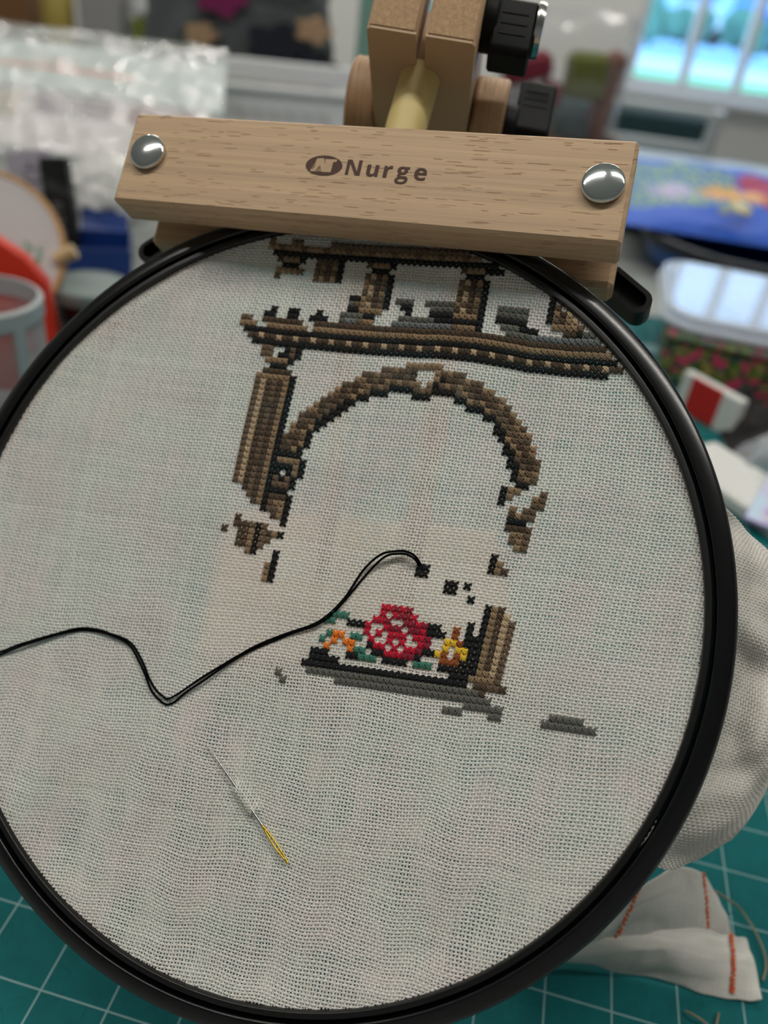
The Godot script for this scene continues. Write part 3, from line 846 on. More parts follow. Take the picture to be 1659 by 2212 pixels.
func stand() -> void:
	var root := thing("hoop_stand", "beech wood table stand clamping the hoop between two bars, with black knobs", "stand", HOOP)
	# the front bar with its chrome caps and the burnt-in name
	var bar := part("clamp_bar", box(Vector3(0.1676, 0.0331, 0.0128), 0.0011), M.beech, root, Transform3D(Basis(Vector3(0, 0, 1), -0.004), Vector3(-0.0045, 0.1301, 0.0070)), "front clamp bar of flecked beech")
	var turn := Basis(Vector3(1, 0, 0), Vector3(0, 0, 1), Vector3(0, -1, 0))
	for x: float in [-0.0745, 0.0757]:
		part("bolt_cap", turned(dome(0.0062, 0.0011, 0.0017), 40), M.chrome, bar, Transform3D(turn, Vector3(x, 0.0012, 0.0064)), "domed chrome bolt cap")
	var print_ := start()
	var o := Vector2(0.0045, -0.1301)
	var mark := PackedVector2Array()
	for e: Vector2 in [Vector2(-18.6, 133.7), Vector2(-18.8, 130.2), Vector2(-19.9, 129.8), Vector2(-19.9, 129.2), Vector2(-18.4, 129.2), Vector2(-17.7, 129.8), Vector2(-17.2, 131.7), Vector2(-15.9, 129.2), Vector2(-13.0, 129.3), Vector2(-12.9, 132.8), Vector2(-11.8, 133.0), Vector2(-11.8, 133.8), Vector2(-15.9, 133.7), Vector2(-15.2, 131.4), Vector2(-16.4, 134.0)]:
		mark.append(e * 0.001 + o)
	var oval := ellipse(0.0062, 0.0035, 40, Vector2(-0.0158, 0.1315) + o)
	add_slab(print_, Transform3D(), oval, 0.0064, 0.00652)
	part("brand_oval", done(print_), M.burnt_print, bar)
	part("brand_monogram", slab(mark, 0.0064, 0.0066), M.beech_side, bar)
	var font := SystemFont.new()
	font.font_names = PackedStringArray(["Droid Sans"])
	font.font_weight = 700
	for e: Array in [["N", -5.8, 129.05], ["u", 0.55, 129.05], ["r", 5.4, 129.0], ["g", 10.5, 129.0], ["e", 16.2, 128.95]]:
		var tm := TextMesh.new()
		tm.text = e[0]
		tm.font = font
		tm.font_size = 64
		tm.pixel_size = 0.0072 / 64
		tm.depth = 0.0002
		tm.vertical_alignment = VERTICAL_ALIGNMENT_BOTTOM
		part("brand_letter", tm, M.burnt_print, bar, Transform3D(Basis.from_scale(Vector3(1.12, 1, 1)), Vector3(e[1] * 0.001 + o.x, e[2] * 0.001 + o.y - 0.0019, 0.00645)))
	# the rear bar, behind the ring
	part("rear_bar", box(Vector3(0.1625, 0.034, 0.0122), 0.0016), M.beech_side, root, Transform3D(Basis(), Vector3(-0.0028, 0.1268, -0.0129)))
	# wing nuts behind the rear bar's ends
	for e: Array in [[Vector3(0.0765, 0.1195, -0.0245), -0.62, 0.0125], [Vector3(-0.0825, 0.1205, -0.0245), -2.45, 0.0125]]:
		var st := start()
		var t := Transform3D(Basis(Vector3(0, 0, 1), e[1]), e[0]).translated_local(Vector3(0.0065, 0, 0))
		var ring := stadium(e[2], 0.0085)
		var hole := stadium(e[2] - 0.001, 0.0055)
		add_slab(st, t, ring, -0.0055, 0.0015, 0.0003)
		var n := ring.size()
		for i in n:   # the rim round the hollow
			var j := (i + 1) % n
			st.set_smooth_group(5)
			quad(st, t * Vector3(ring[i].x, ring[i].y, 0.001), t * Vector3(ring[j].x, ring[j].y, 0.001), t * Vector3(ring[j].x, ring[j].y, 0.0052), t * Vector3(ring[i].x, ring[i].y, 0.0052))
			st.set_smooth_group(6)
			quad(st, t * Vector3(hole[j].x, hole[j].y, 0.0012), t * Vector3(hole[i].x, hole[i].y, 0.0012), t * Vector3(hole[i].x, hole[i].y, 0.0052), t * Vector3(hole[j].x, hole[j].y, 0.0052))
			st.set_smooth_group(-1)
			quad(st, t * Vector3(ring[i].x, ring[i].y, 0.0052), t * Vector3(ring[j].x, ring[j].y, 0.0052), t * Vector3(hole[j].x, hole[j].y, 0.0052), t * Vector3(hole[i].x, hole[i].y, 0.0052))
		part("wing_nut", done(st), M.knob_black, root)
	# dowel up from the rear bar into the split arm
	part("dowel", tube([Vector3(-0.0022, 0.138, -0.0140), Vector3(-0.0012, 0.165, -0.0140), Vector3(0.0, 0.1865, -0.0140)], 0.0072, 40), M.bamboo, root)
	var arm := Transform3D(Basis(Vector3(0, 1, 0), 0.187), Vector3(0.0, 0.0, -0.0140))   # the split arm is swung a little to the side
	# two jaws with a slot between; a half-round notch in each where the dowel passes
	for s: float in [-1.0, 1.0]:
		var jaw := PackedVector2Array()   # outline seen from below: x across, y forward (z)
		var inner := s * 0.0016
		var outer := s * 0.0182
		jaw.append(Vector2(inner, 0.0215))
		jaw.append(Vector2(inner, 0.0073))
		for i in 9:
			var a := PI / 2 - PI * i / 8.0
			jaw.append(Vector2(s * maxf(0.0016, 0.0073 * cos(a)), 0.0073 * sin(a)))
		jaw.append(Vector2(inner, -0.0073))
		jaw.append(Vector2(inner, -0.0560))
		jaw.append(Vector2(outer, -0.0560))
		jaw.append(Vector2(outer, 0.0205))
		jaw.append(Vector2(outer - s * 0.0012, 0.0215))
		if s < 0:
			jaw.reverse()
		var up := PackedVector2Array()
		for e in jaw:
			up.append(Vector2(e.x, -e.y))
		up.reverse()
		if Geometry2D.is_polygon_clockwise(up):
			up.reverse()
		part("jaw", slab(up, 0.1840, 0.2160, 0.0009, Transform3D(Basis(Vector3(1, 0, 0), Vector3(0, 0, -1), Vector3(0, 1, 0)), Vector3.ZERO)), M.beech_side, root, arm)
		# sawn end face of the jaw
		part("end_face", box(Vector3(0.0152, 0.0300, 0.0006), 0.0002), M.end_grain, root, arm * Transform3D(Basis(), Vector3(s * 0.0098, 0.2000, 0.0216)), "rough end grain of the jaw")
	# clamping knob on the right of the jaws
	var axis := Basis(Vector3(0, -1, 0), Vector3(1, 0, 0), Vector3(0, 0, 1))   # lathe axis along +x
	knob("clamp_knob", root, arm, Vector3(0.0184, 0.2052, 0.0060), axis, 0.0078, -1.45, true)
	# hinge: round cheeks on both sides and a lower knob
	for e: Array in [[0.0188, 0.0125], [-0.0302, 0.0115]]:
		part("hinge_disc", turned([Vector2(0, 0), Vector2(0.0165, 0), Vector2(0.0172, 0.001), Vector2(0.0172, e[1] - 0.001), Vector2(0.0165, e[1]), Vector2(0, e[1])], 48, 2), M.striped_wood, root, arm * Transform3D(axis, Vector3(e[0], 0.1960, -0.0370)))
	knob("hinge_knob", root, arm, Vector3(0.0315, 0.1955, -0.0370), axis, 0.0140, 1.40, false)
	# post and base, behind the fabric
	var hinge := HOOP * (arm * Vector3(0.0, 0.1960, -0.0420))
	var inv := HOOP.affine_inverse()
	var post := start()
	for s: float in [-1.0, 1.0]:
		var off := HOOP.basis * (arm.basis * Vector3(s * 0.0245, 0, 0))
		cbox(post, inv * Transform3D(Basis(Vector3.UP, 0.1), Vector3(hinge.x + off.x, (hinge.y + 0.02) / 2.0, hinge.z + off.z - 0.004)), Vector3(0.009, hinge.y - 0.016, 0.026), 0.001)
	part("post", done(post), M.beech_side, root)
	part("base_board", box(Vector3(0.17, 0.018, 0.13), 0.003, inv * Transform3D(Basis(Vector3.UP, 0.1), Vector3(hinge.x, 0.0115, hinge.z))), M.beech_side, root)


func knob(called: String, parent: Node, frame: Transform3D, where: Vector3, axis: Basis, reach: float, angle: float, with_cap: bool) -> void:
	var st := start()
	var t := Transform3D(axis, where)
	lathe(st, t, [Vector2(0.0, 0.0), Vector2(0.0092, 0.0), Vector2(0.0095, 0.0004), Vector2(0.0095, 0.0042), Vector2(0.0090, 0.0048), Vector2(0.0, 0.0048)], 40, 2)
	# lever: a rounded paddle across the axis
	var tt := Transform3D(Basis(Vector3(0, 0, -1), Vector3(0, 1, 0), Vector3(1, 0, 0)), where)
	tt = Transform3D(Basis(Vector3(1, 0, 0), angle) * tt.basis, where).translated_local(Vector3(reach * 0.5, 0, 0))
	add_slab(st, tt, rounded(reach + 0.012, 0.0150, 0.0028), 0.0035, 0.0178, 0.0008)
	var o := MeshInstance3D.new()
	o.name = called
	o.mesh = done(st)
	o.material_override = M.knob_black
	o.transform = frame
	parent.add_child(o, true)
	# grip ribs on the lever's broad edges
	for k in 3:
		part("grip_rib", box(Vector3(0.0007, 0.0004, 0.0092), 0.0001), M.knob_black, o, tt.translated_local(Vector3(reach * 0.5 - 0.0005 - 0.0036 * k, 0.0076, 0.0105)))
		part("grip_rib", box(Vector3(0.0007, 0.0004, 0.0092), 0.0001), M.knob_black, o, tt.translated_local(Vector3(reach * 0.5 - 0.0005 - 0.0036 * k, -0.0076, 0.0105)))
	if with_cap:
		part("knob_cap", turned([Vector2(0, 0.0178), Vector2(0.0090, 0.0178), Vector2(0.0092, 0.0184), Vector2(0.0086, 0.0204), Vector2(0, 0.0206)], 40, 2, t), M.steel, o)


# ---------------------------------------------------------------- needle and threads
func needle_and_threads() -> void:
	var root := thing("needle", "silver needle with a gold eye pushed through the linen near the bottom", "needle", HOOP)
	var a := Vector3(NEEDLE_A.x, NEEDLE_A.y, 0) * 0.001
	var b := Vector3(NEEDLE_B.x, NEEDLE_B.y, 0) * 0.001
	var pts := []
	var rad := []
	for i in 13:
		var f := i / 12.0
		pts.append(a.lerp(b, f * 0.70) + Vector3(0, 0, -0.0032 + 0.0003 * f))
		rad.append(lerpf(0.00016, 0.00046, minf(1.0, f * 1.8)))
	part("shaft", tube(pts, rad, 12), M.steel, root)
	var d := (b - a).normalized()
	var n := Vector3(-d.y, d.x, 0)
	var eye := start()
	for s: float in [-1.0, 1.0]:
		var side := []
		var r := []
		for i in 11:
			var f := i / 10.0
			side.append(a.lerp(b, 0.695 + 0.305 * f) + n * s * 0.00050 * sin(PI * f) + Vector3(0, 0, -0.0029 + 0.0003 * f))
			r.append(0.00036 - 0.0001 * sin(PI * f))
		add_tube(eye, side, r, 8)
	part("eye", done(eye), M.gold, root, Transform3D(), "gold plated long eye")
	# the working thread: two strands of black floss from beyond the left edge to the last stitch
	var way: Array[Vector2] = [Vector2(-113, -47), Vector2(-104.5, -45.2), Vector2(-96.7, -41.8), Vector2(-87.4, -36.4), Vector2(-71.8, -28.8), Vector2(-64.5, -27.2), Vector2(-58.2, -27.3), Vector2(-50.9, -28.7), Vector2(-45.3, -33.5), Vector2(-39.2, -40.3), Vector2(-35.8, -42.6), Vector2(-32.2, -43.1), Vector2(-25.5, -36.6), Vector2(-11.3, -23.3), Vector2(0.5, -15.2), Vector2(10.1, -9.4), Vector2(15.9, -1.8), Vector2(21.1, 8.6), Vector2(25.8, 14.1), Vector2(29.5, 15.9), Vector2(32.7, 16.4), Vector2(35.8, 15.4), Vector2(37.9, 12.9)]
	var curve := Curve3D.new()
	for i in way.size():
		var q := way[i]
		var tangent := (way[mini(i + 1, way.size() - 1)] - way[maxi(i - 1, 0)]) * 0.001 / 6.0
		var z := cloth_height(q.x, q.y) + 0.0008 + (0.0004 if i % 3 == 0 else 0.0)
		if i == way.size() - 1:
			z = cloth_height(q.x, q.y) + 0.0002
		elif i >= way.size() - 5:
			z += 0.0016
		curve.add_point(Vector3(q.x * 0.001, q.y * 0.001, z), -Vector3(tangent.x, tangent.y, 0), Vector3(tangent.x, tangent.y, 0))
	var st := start()
	for s: float in [-1.0, 1.0]:
		var line := []
		var length := curve.get_baked_length()
		for i in 150:
			var x := length * i / 149.0
			var q := curve.sample_baked(x, true)
			var d2 := (curve.sample_baked(minf(x + 0.001, length), true) - curve.sample_baked(maxf(x - 0.001, 0.0), true)).normalized()
			var apart := 0.00034 * (1.0 + 1.6 * maxf(0.0, sin(x * 75.0 + 1.0)) * smoothstep(length, length - 0.02, x))
			var twist := sin(x * 160.0)
			line.append(q + Vector3(-d2.y, d2.x, 0) * s * apart * (0.55 + 0.45 * absf(twist)) + Vector3(0, 0, 0.00022 * s * twist))
		add_tube(st, line, 0.00037, 7)
	single("working_thread", done(st), M.thread_black, "two strands of black floss trailing across the linen to the last stitch", "thread", HOOP)
	var labels := ["beige loose thread curling on the mat right of the folded corner", "short beige thread end on the mat at the lower right, longer of two", "short beige thread end on the mat at the lower right, shorter of two"]
	for i in LOOSE_THREADS.size():
		var pts2 := []
		var row: Array = LOOSE_THREADS[i]
		for k in row.size() * 4 - 3:
			var f := k / 4.0
			var j := mini(int(f), row.size() - 2)
			pts2.append((row[j] as Vector3).cubic_interpolate(row[j + 1], row[maxi(j - 1, 0)], row[mini(j + 2, row.size() - 1)], f - j))
		single("loose_thread", tube(pts2, 0.00045, 6), M.thread_tan, labels[i], "thread")


# ---------------------------------------------------------------- room
func lamp(x: float, z: float, label: String) -> void:
	var root := thing("ceiling_light", label, "light", at(x, 1.86, z), "ceiling batten lights")
	part("housing", box(Vector3(1.24, 0.05, 0.09), 0.006, at(0, -0.025, 0)), M.white_metal, root)
	part("lamp_tube", tube([Vector3(-0.59, -0.085, 0), Vector3(0.59, -0.085, 0)], 0.016, 16), M.lamp_glow, root)
	for s: float in [-1.0, 1.0]:
		part("end_clip", box(Vector3(0.02, 0.06, 0.04), 0.003, at(s * 0.605, -0.07, 0)), M.white_metal, root)
	var l := AreaLight3D.new()
	l.name = "light"
	l.area_size = Vector2(1.18, 0.032)
	l.light_color = Color(1.0, 0.985, 0.95)
	l.light_energy = LAMP_ENERGY
	l.area_range = 12.0
	l.area_attenuation = 2.0
	l.shadow_enabled = true
	l.transform = Transform3D(Basis(Vector3(1, 0, 0), -PI / 2), Vector3(0, -0.104, 0))
	root.add_child(l)


func room() -> void:
	plain("wall_paint", Color(0.88, 0.88, 0.87), 0.9)
	plain("ceiling_paint", Color(0.86, 0.86, 0.85), 0.95)
	plain("floor_tile", Color(0.58, 0.58, 0.57), 0.5)
	plain("white_metal", Color(0.82, 0.83, 0.83), 0.4)
	plain("frame_white", Color(0.83, 0.85, 0.87), 0.4)
	plain("table_grey", Color(0.60, 0.62, 0.61), 0.38)
	plain("dark_metal", Color(0.09, 0.09, 0.10), 0.5)
	var glow := plain("lamp_glow", Color(1, 1, 1), 0.5)
	glow.emission_enabled = true
	glow.emission = Color(1.0, 0.985, 0.95)
	glow.emission_energy_multiplier = 6.0
	clear("window_glass", Color(0.75, 0.90, 0.98), 0.06, 0.02)
	var lo := Vector3(-3.2, -0.74, -4.5)
	var hi := Vector3(3.2, 1.86, 2.6)
	var mid := (lo + hi) / 2
	shell("floor", box(Vector3(6.7, 0.12, 7.5), 0.0, Transform3D(Basis(), Vector3(mid.x, lo.y - 0.06, mid.z))), M.floor_tile)
	shell("ceiling", box(Vector3(6.7, 0.12, 7.5), 0.0, Transform3D(Basis(), Vector3(mid.x, hi.y + 0.06, mid.z))), M.ceiling_paint)
	shell("wall_left", box(Vector3(0.12, 2.6, 7.1), 0.0, Transform3D(Basis(), Vector3(lo.x - 0.06, mid.y, mid.z))), M.wall_paint)
	shell("wall_right", box(Vector3(0.12, 2.6, 7.1), 0.0, Transform3D(Basis(), Vector3(hi.x + 0.06, mid.y, mid.z))), M.wall_paint)
	shell("wall_back", box(Vector3(6.64, 2.6, 0.12), 0.0, Transform3D(Basis(), Vector3(mid.x, mid.y, hi.z + 0.06))), M.wall_paint)
	# the far wall with its wide window opening
	var x0 := 0.86
	var x1 := 2.98
	var y0 := -0.055
	var y1 := 1.35
	var zw := lo.z - 0.075
	shell("wall_front", boxes([[Vector3((lo.x + x0) / 2, mid.y, zw), Vector3(x0 - lo.x, 2.6, 0.15)], [Vector3((x1 + hi.x) / 2, mid.y, zw), Vector3(hi.x - x1, 2.6, 0.15)], [Vector3((x0 + x1) / 2, (lo.y + y0) / 2, zw), Vector3(x1 - x0, y0 - lo.y, 0.15)], [Vector3((x0 + x1) / 2, (hi.y + y1) / 2, zw), Vector3(x1 - x0, hi.y - y1, 0.15)]], 0.0), M.wall_paint)
	var window := Node3D.new()
	window.name = "window_1"
	window.set_meta("kind", "structure")
	add_child(window)
	for y: float in [y0 + 0.02, y1 - 0.02]:
		part("frame_rail", box(Vector3(x1 - x0, 0.04, 0.08), 0.004, Transform3D(Basis(), Vector3((x0 + x1) / 2, y, zw + 0.02))), M.frame_white, window)
	for k in 9:
		part("mullion", box(Vector3(0.036, y1 - y0 - 0.08, 0.07), 0.004, Transform3D(Basis(), Vector3(x0 + 0.018 + k * 0.2605, (y0 + y1) / 2, zw + 0.02))), M.frame_white, window)
	for k in 8:
		part("pane", box(Vector3(0.224, y1 - y0 - 0.08, 0.004), 0.0, Transform3D(Basis(), Vector3(x0 + 0.148 + k * 0.2605, (y0 + y1) / 2, zw + 0.02))), M.window_glass, window)
	part("sill", box(Vector3(x1 - x0 + 0.08, 0.025, 0.14), 0.004, Transform3D(Basis(), Vector3((x0 + x1) / 2, y0 - 0.0125, lo.z + 0.045))), M.frame_white, window)
	shell("baseboard_front", box(Vector3(6.3, 0.09, 0.015), 0.002, Transform3D(Basis(), Vector3(0, lo.y + 0.045, lo.z + 0.0075))), M.frame_white)
	lamp(-0.85, -0.10, "ceiling batten light above the table, left of the hoop")
	lamp(0.55, -0.10, "ceiling batten light above the table, right of the hoop")
	lamp(0.55, -2.0, "ceiling batten light above the brown tray")
	lamp(-0.85, -2.0, "ceiling batten light above the patterned tote")
	lamp(0.95, -3.7, "ceiling batten light nearest the window")
	lamp(-0.85, -3.7, "ceiling batten light behind the far cabinet")


func outside() -> void:
	plain("lawn", Color(0.42, 0.80, 0.46), 0.9)
	plain("paving", Color(0.93, 0.90, 0.84), 0.9)
	plain("lot", Color(0.72, 0.86, 0.94), 0.8)
	plain("bush_green", Color(0.36, 0.58, 0.50), 0.9)
	plain("bark", Color(0.35, 0.28, 0.22), 0.9)
	plain("facade", Color(0.76, 0.91, 0.97), 0.6)
	plain("facade_window", Color(0.40, 0.62, 0.86), 0.15)
	plain("car_blue", Color(0.22, 0.42, 0.74), 0.25)
	plain("car_white", Color(0.92, 0.94, 0.95), 0.25)
	plain("tyre", Color(0.05, 0.05, 0.05), 0.8)
	shell("trim_1", box(Vector3(80, 0.1, 12), 0.0, Transform3D(Basis(), Vector3(8, -1.05, -13.8))), M.lawn)
	shell("trim_2", box(Vector3(80, 0.12, 5), 0.0, Transform3D(Basis(), Vector3(8, -1.05, -22.3))), M.paving)
	shell("trim_3", box(Vector3(160, 0.1, 60), 0.0, Transform3D(Basis(), Vector3(8, -1.05, -54.8))), M.lot)
	var far := thing("office_building", "pale blue building with window bands seen through the window", "building", at(16, -1.0, -62))
	part("facade", box(Vector3(46, 9, 6), 0.05, at(0, 4.5, 0)), M.facade, far)
	for row in 3:
		for k in 14:
			part("facade_window", box(Vector3(2.2, 1.5, 0.1), 0.02, at(-20.8 + k * 3.2, 1.6 + row * 2.8, 3.02)), M.facade_window, far)
	var rng := RandomNumberGenerator.new()
	rng.seed = 3
	var bush_labels := ["round green bush seen through the window's left pane", "round green bush seen through the window's middle pane", "round green bush seen through the window's right pane", "green bush outside, half hidden at the picture's right edge"]
	for k in 4:
		var spot: Vector3 = [Vector3(6.15, -1.0, -30), Vector3(7.55, -1.0, -31), Vector3(9.05, -1.0, -30), Vector3(10.6, -1.0, -29)][k]
		var t := thing("round_bush", bush_labels[k], "bush", Transform3D(Basis(), spot), "bushes outside the window")
		var st := start()
		for b in 14:
			var c := Vector3(rng.randf_range(-0.5, 0.5), 0.75 + rng.randf_range(-0.3, 0.3), rng.randf_range(-0.5, 0.5))
			var r := rng.randf_range(0.25, 0.42)
			lathe(st, Transform3D(Basis(Vector3(1, 0.3, 0).normalized(), rng.randf() * 3.0), c), [Vector2(0, -r), Vector2(r * 0.7, -r * 0.7), Vector2(r, 0), Vector2(r * 0.7, r * 0.7), Vector2(0, r)], 9, 2)
		part("foliage", done(st), M.bush_green, t)
		part("stem", tube([Vector3(0, 0, 0), Vector3(0.03, 0.4, 0)], 0.06, 7), M.bark, t)
	for k in 5:
		var body: StandardMaterial3D = M.car_blue if k in [0, 2] else M.car_white
		var t := thing("parked_car", ["blue car parked outside behind the left bush", "white car parked outside behind the left mullion", "blue car parked outside behind the middle pane", "white car parked outside behind the right bush", "white car parked outside at the far right"][k], "car", at(6.6 + k * 2.6, -1.0, -37.0), "cars parked outside")
		part("body", slab(PackedVector2Array([Vector2(-1.05, 0.3), Vector2(1.05, 0.3), Vector2(1.05, 0.75), Vector2(0.7, 0.85), Vector2(0.4, 1.3), Vector2(-0.6, 1.3), Vector2(-0.95, 0.85), Vector2(-1.05, 0.8)]), -0.8, 0.8, 0.05), body, t)
		for w in 4:
			part("wheel", turned([Vector2(0, 0), Vector2(0.3, 0), Vector2(0.3, 0.2), Vector2(0, 0.2)], 14, 2), M.tyre, t, Transform3D(Basis(Vector3(1, 0, 0), PI / 2), Vector3(-0.65 if w % 2 else 0.65, 0.3, 0.62 if w < 2 else -0.82)))


func table_and_mat() -> void:
	var t := thing("work_table", "light grey craft table carrying the green mat and all the clutter", "table", at(-0.2, -0.74, -0.95))
	part("table_top", box(Vector3(2.5, 0.03, 2.6), 0.004, at(0, 0.7215, 0)), M.table_grey, t)
	for x: float in [-1.15, 1.15]:
		for z: float in [-1.2, 1.2]:
			part("leg", box(Vector3(0.05, 0.706, 0.05), 0.004, at(x, 0.353, z)), M.dark_metal, t)
	# the self-healing mat: the grid is 1 inch
	var img := Image.create(512, 512, false, Image.FORMAT_RGB8)
	fine.seed = 4
	for y in 512:
		for x in 512:
			var f := 1.0 + 0.05 * fine.get_noise_2d(x * 14.0, y * 14.0) + 0.05 * fine.get_noise_2d(x * 1.2, y * 1.2)
			img.set_pixel(x, y, Color(0.045 * f, 0.375 * f, 0.385 * f))
	var rng := RandomNumberGenerator.new()
	rng.seed = 8
	for i in 240:   # knife scars
		var p := Vector2(rng.randf_range(0, 512), rng.randf_range(0, 512))
		var d := Vector2.from_angle(rng.randf_range(0, TAU))
		for k in rng.randi_range(4, 22):
			var q := p + d * k
			img.set_pixel(posmod(int(q.x), 512), posmod(int(q.y), 512), Color(0.03, 0.30, 0.31))
	painted("mat_green", img, 0.75).metallic_specular = 0.3
	plain("mat_print", Color(0.50, 0.64, 0.65), 0.7)
	var mat := thing("cutting_mat", "green self-healing cutting mat with a white inch grid under the hoop", "mat", Transform3D(Basis(Vector3(0.98915, 0, 0.146907), Vector3(0, 1, 0), Vector3(-0.146907, 0, 0.98915)), Vector3(-0.122083, 0, -0.139324)))
	var x0 := -9.6 * INCH
	var x1 := 14.6 * INCH
	var z0 := -34.5 * INCH
	var z1 := 1.7 * INCH
	var st := start()
	cbox(st, Transform3D(Basis(), Vector3((x0 + x1) / 2, -0.0013, (z0 + z1) / 2)), Vector3(x1 - x0, 0.0025, z1 - z0), 0.0004)
	M.mat_green.uv1_scale = Vector3(8, 8, 1)
	part("sheet", done(st), M.mat_green, mat)
	var lines := start()
	for a in range(-9, 15):
		cbox(lines, Transform3D(Basis(), Vector3(a * INCH, -0.00005, (-34.0 + 1.2) / 2 * INCH)), Vector3(0.00062, 0.00022, 35.2 * INCH), 0.0)
	for b in range(-34, 2):
		cbox(lines, Transform3D(Basis(), Vector3(2.5 * INCH, -0.00006, b * INCH)), Vector3(23.0 * INCH, 0.00022, 0.00062), 0.0)
	part("printed_grid", done(lines), M.mat_print, mat)
	part("printed_badge", slab(ellipse(0.021, 0.013, 28), 0, 0.0002, 0.0, Transform3D(Basis(Vector3(1, 0, 0), Vector3(0, 0, -1), Vector3(0, 1, 0)), Vector3(11.1 * INCH, 0, -30.1 * INCH))), M.mat_print, mat, Transform3D(), "pale oval print near the mat's far corner")


# ---------------------------------------------------------------- clutter on the left
func print_card(w: int, h: int, base: Color, rects: Array) -> Image:
	var img := Image.create(w, h, false, Image.FORMAT_RGB8)
	img.fill(base)
	for r: Array in rects:
		img.fill_rect(Rect2i(r[0], r[1], r[2], r[3]), r[4])
	return img


func left_side() -> void:
	clear("film", Color(0.95, 0.97, 0.97), 0.12, 0.10)
	plain("white_paper", Color(0.83, 0.83, 0.82), 0.8)
	plain("orange_red", Color(0.80, 0.17, 0.055), 0.5)
	plain("ink_black", Color(0.045, 0.045, 0.05), 0.4)
	plain("blue_card", Color(0.03, 0.19, 0.46), 0.5)
	plain("grey_rim", Color(0.66, 0.68, 0.69), 0.45)
	plain("lid_grey", Color(0.47, 0.52, 0.52), 0.35, 0.3)
	plain("jar_dark", Color(0.035, 0.03, 0.03), 0.15)
	plain("hoop_wood", Color(0.66, 0.49, 0.27), 0.5)
	plain("pale_wood", Color(0.76, 0.66, 0.49), 0.5)
	plain("lilac_card", Color(0.63, 0.61, 0.66), 0.6)
	# zip bag with cards inside, leaning back
	var foot := Vector3(-0.47, 0.016, -1.005)
	var head := Vector3(-0.555, 0.170, -1.402)
	var right := Vector3(0.222, 0.004, 0.012)
	var out := right.cross(foot - head).normalized()
	if out.z < 0:
		out = -out
	var bag := thing("zip_bag", "clear zip bag holding printed cards, leaning at the upper left", "bag", Transform3D(Basis(), Vector3.ZERO))
	var film := func(lift: float, seed_: float) -> Callable:
		return func(u: float, v: float) -> Vector3:
			var q := foot.lerp(head, v) + right * (u * 2.0 - 1.0)
			var edge := minf(minf(u, 1 - u) * 6.0, minf(v, 1 - v) * 8.0)
			var crumple := noise.get_noise_2d(u * 260.0 + seed_, v * 200.0) * 0.022 + noise.get_noise_2d(u * 520.0 + seed_, v * 620.0) * 0.010 + noise.get_noise_2d(u * 1300.0, v * 1500.0 + seed_) * 0.0025
			return q + out * (lift * clampf(edge, 0, 1) + crumple * clampf(edge, 0.1, 1) * signf(lift))
	part("front_film", surface(film.call(0.016, 0.0), 90, 80), M.film, bag)
	part("back_film", surface(film.call(-0.012, 400.0), 40, 40), M.film, bag)
	for k in 2:
		var lip := []
		for i in 25:
			var u := i / 24.0
			lip.append(foot.lerp(head, 0.945 - 0.02 * k) + right * (u * 2.0 - 1.0) + out * (0.006 + 0.006 * noise.get_noise_1d(i * 14.0 + k * 99.0)))
		part("zip_ridge", tube(lip, 0.0022, 7), M.film, bag)
	var lean := Basis(right.normalized(), (head - foot).normalized(), right.cross(head - foot).normalized())
	var red := Color(0.80, 0.52, 0.47)
	painted("card_upper", print_card(256, 128, Color(0.77, 0.81, 0.80), [[40, 66, 130, 9, red], [0, 46, 26, 8, red], [76, 47, 40, 6, Color(0.82, 0.68, 0.65)]]), 0.55)
	painted("card_lower", print_card(256, 160, Color(0.80, 0.79, 0.79), [[20, 10, 70, 66, Color(0.72, 0.69, 0.65)], [104, 8, 66, 52, Color(0.63, 0.60, 0.63)], [184, 8, 60, 52, Color(0.62, 0.56, 0.57)]]), 0.55)
	for e: Array in [["card", 0.745, 0.285, 0.40, 0.02, M.card_upper], ["card", 0.42, 0.30, 0.42, -0.005, M.card_lower]]:
		var c: Vector3 = foot.lerp(head, e[1]) + right.normalized() * e[4]
		var w: float = e[3]
		var h: float = e[2] * (head - foot).length() / 0.95
		var st := start()
		st.set_smooth_group(-1)
		for s: float in [1.0, -1.0]:
			var d := lean.z * 0.0006 * s
			var q := [c - lean.x * w / 2 - lean.y * h / 2 + d, c + lean.x * w / 2 - lean.y * h / 2 + d, c + lean.x * w / 2 + lean.y * h / 2 + d, c - lean.x * w / 2 + lean.y * h / 2 + d]
			if s > 0:
				quad(st, q[0], q[1], q[2], q[3], [Vector2(0, 1), Vector2(1, 1), Vector2(1, 0), Vector2(0, 0)])
			else:
				quad(st, q[3], q[2], q[1], q[0])
		part("card", done(st), e[5], bag)
	# crumpled white plastic in front of the bag's foot
	var wad := thing("crumpled_wrapper", "crumpled white plastic wrapper beside the black packet", "wrapper", at(-0.372, 0.0, -0.965))
	clear("white_film", Color(0.93, 0.93, 0.92), 0.75, 0.12)
	part("film", surface(func(u: float, v: float) -> Vector3:
		var a := u * TAU
		var r := 0.052 * sin(PI * clampf(v, 0.02, 0.98)) * (1.0 + 0.35 * noise.get_noise_2d(cos(a) * 120.0 + v * 300.0, sin(a) * 120.0)) + 0.001
		return Vector3(cos(a) * r * 1.1, 0.001 + 0.1 * (1.0 - v) + 0.012 * noise.get_noise_2d(a * 60.0, v * 240.0) * sin(PI * v), -sin(a) * r * 0.75), 40, 26), M.white_film, wad)
	# open blue box with packets standing in it
	var bb := thing("open_blue_box", "open dark blue carton holding two tall packets", "box", at(-0.352, 0.0, -0.866, 0.32))
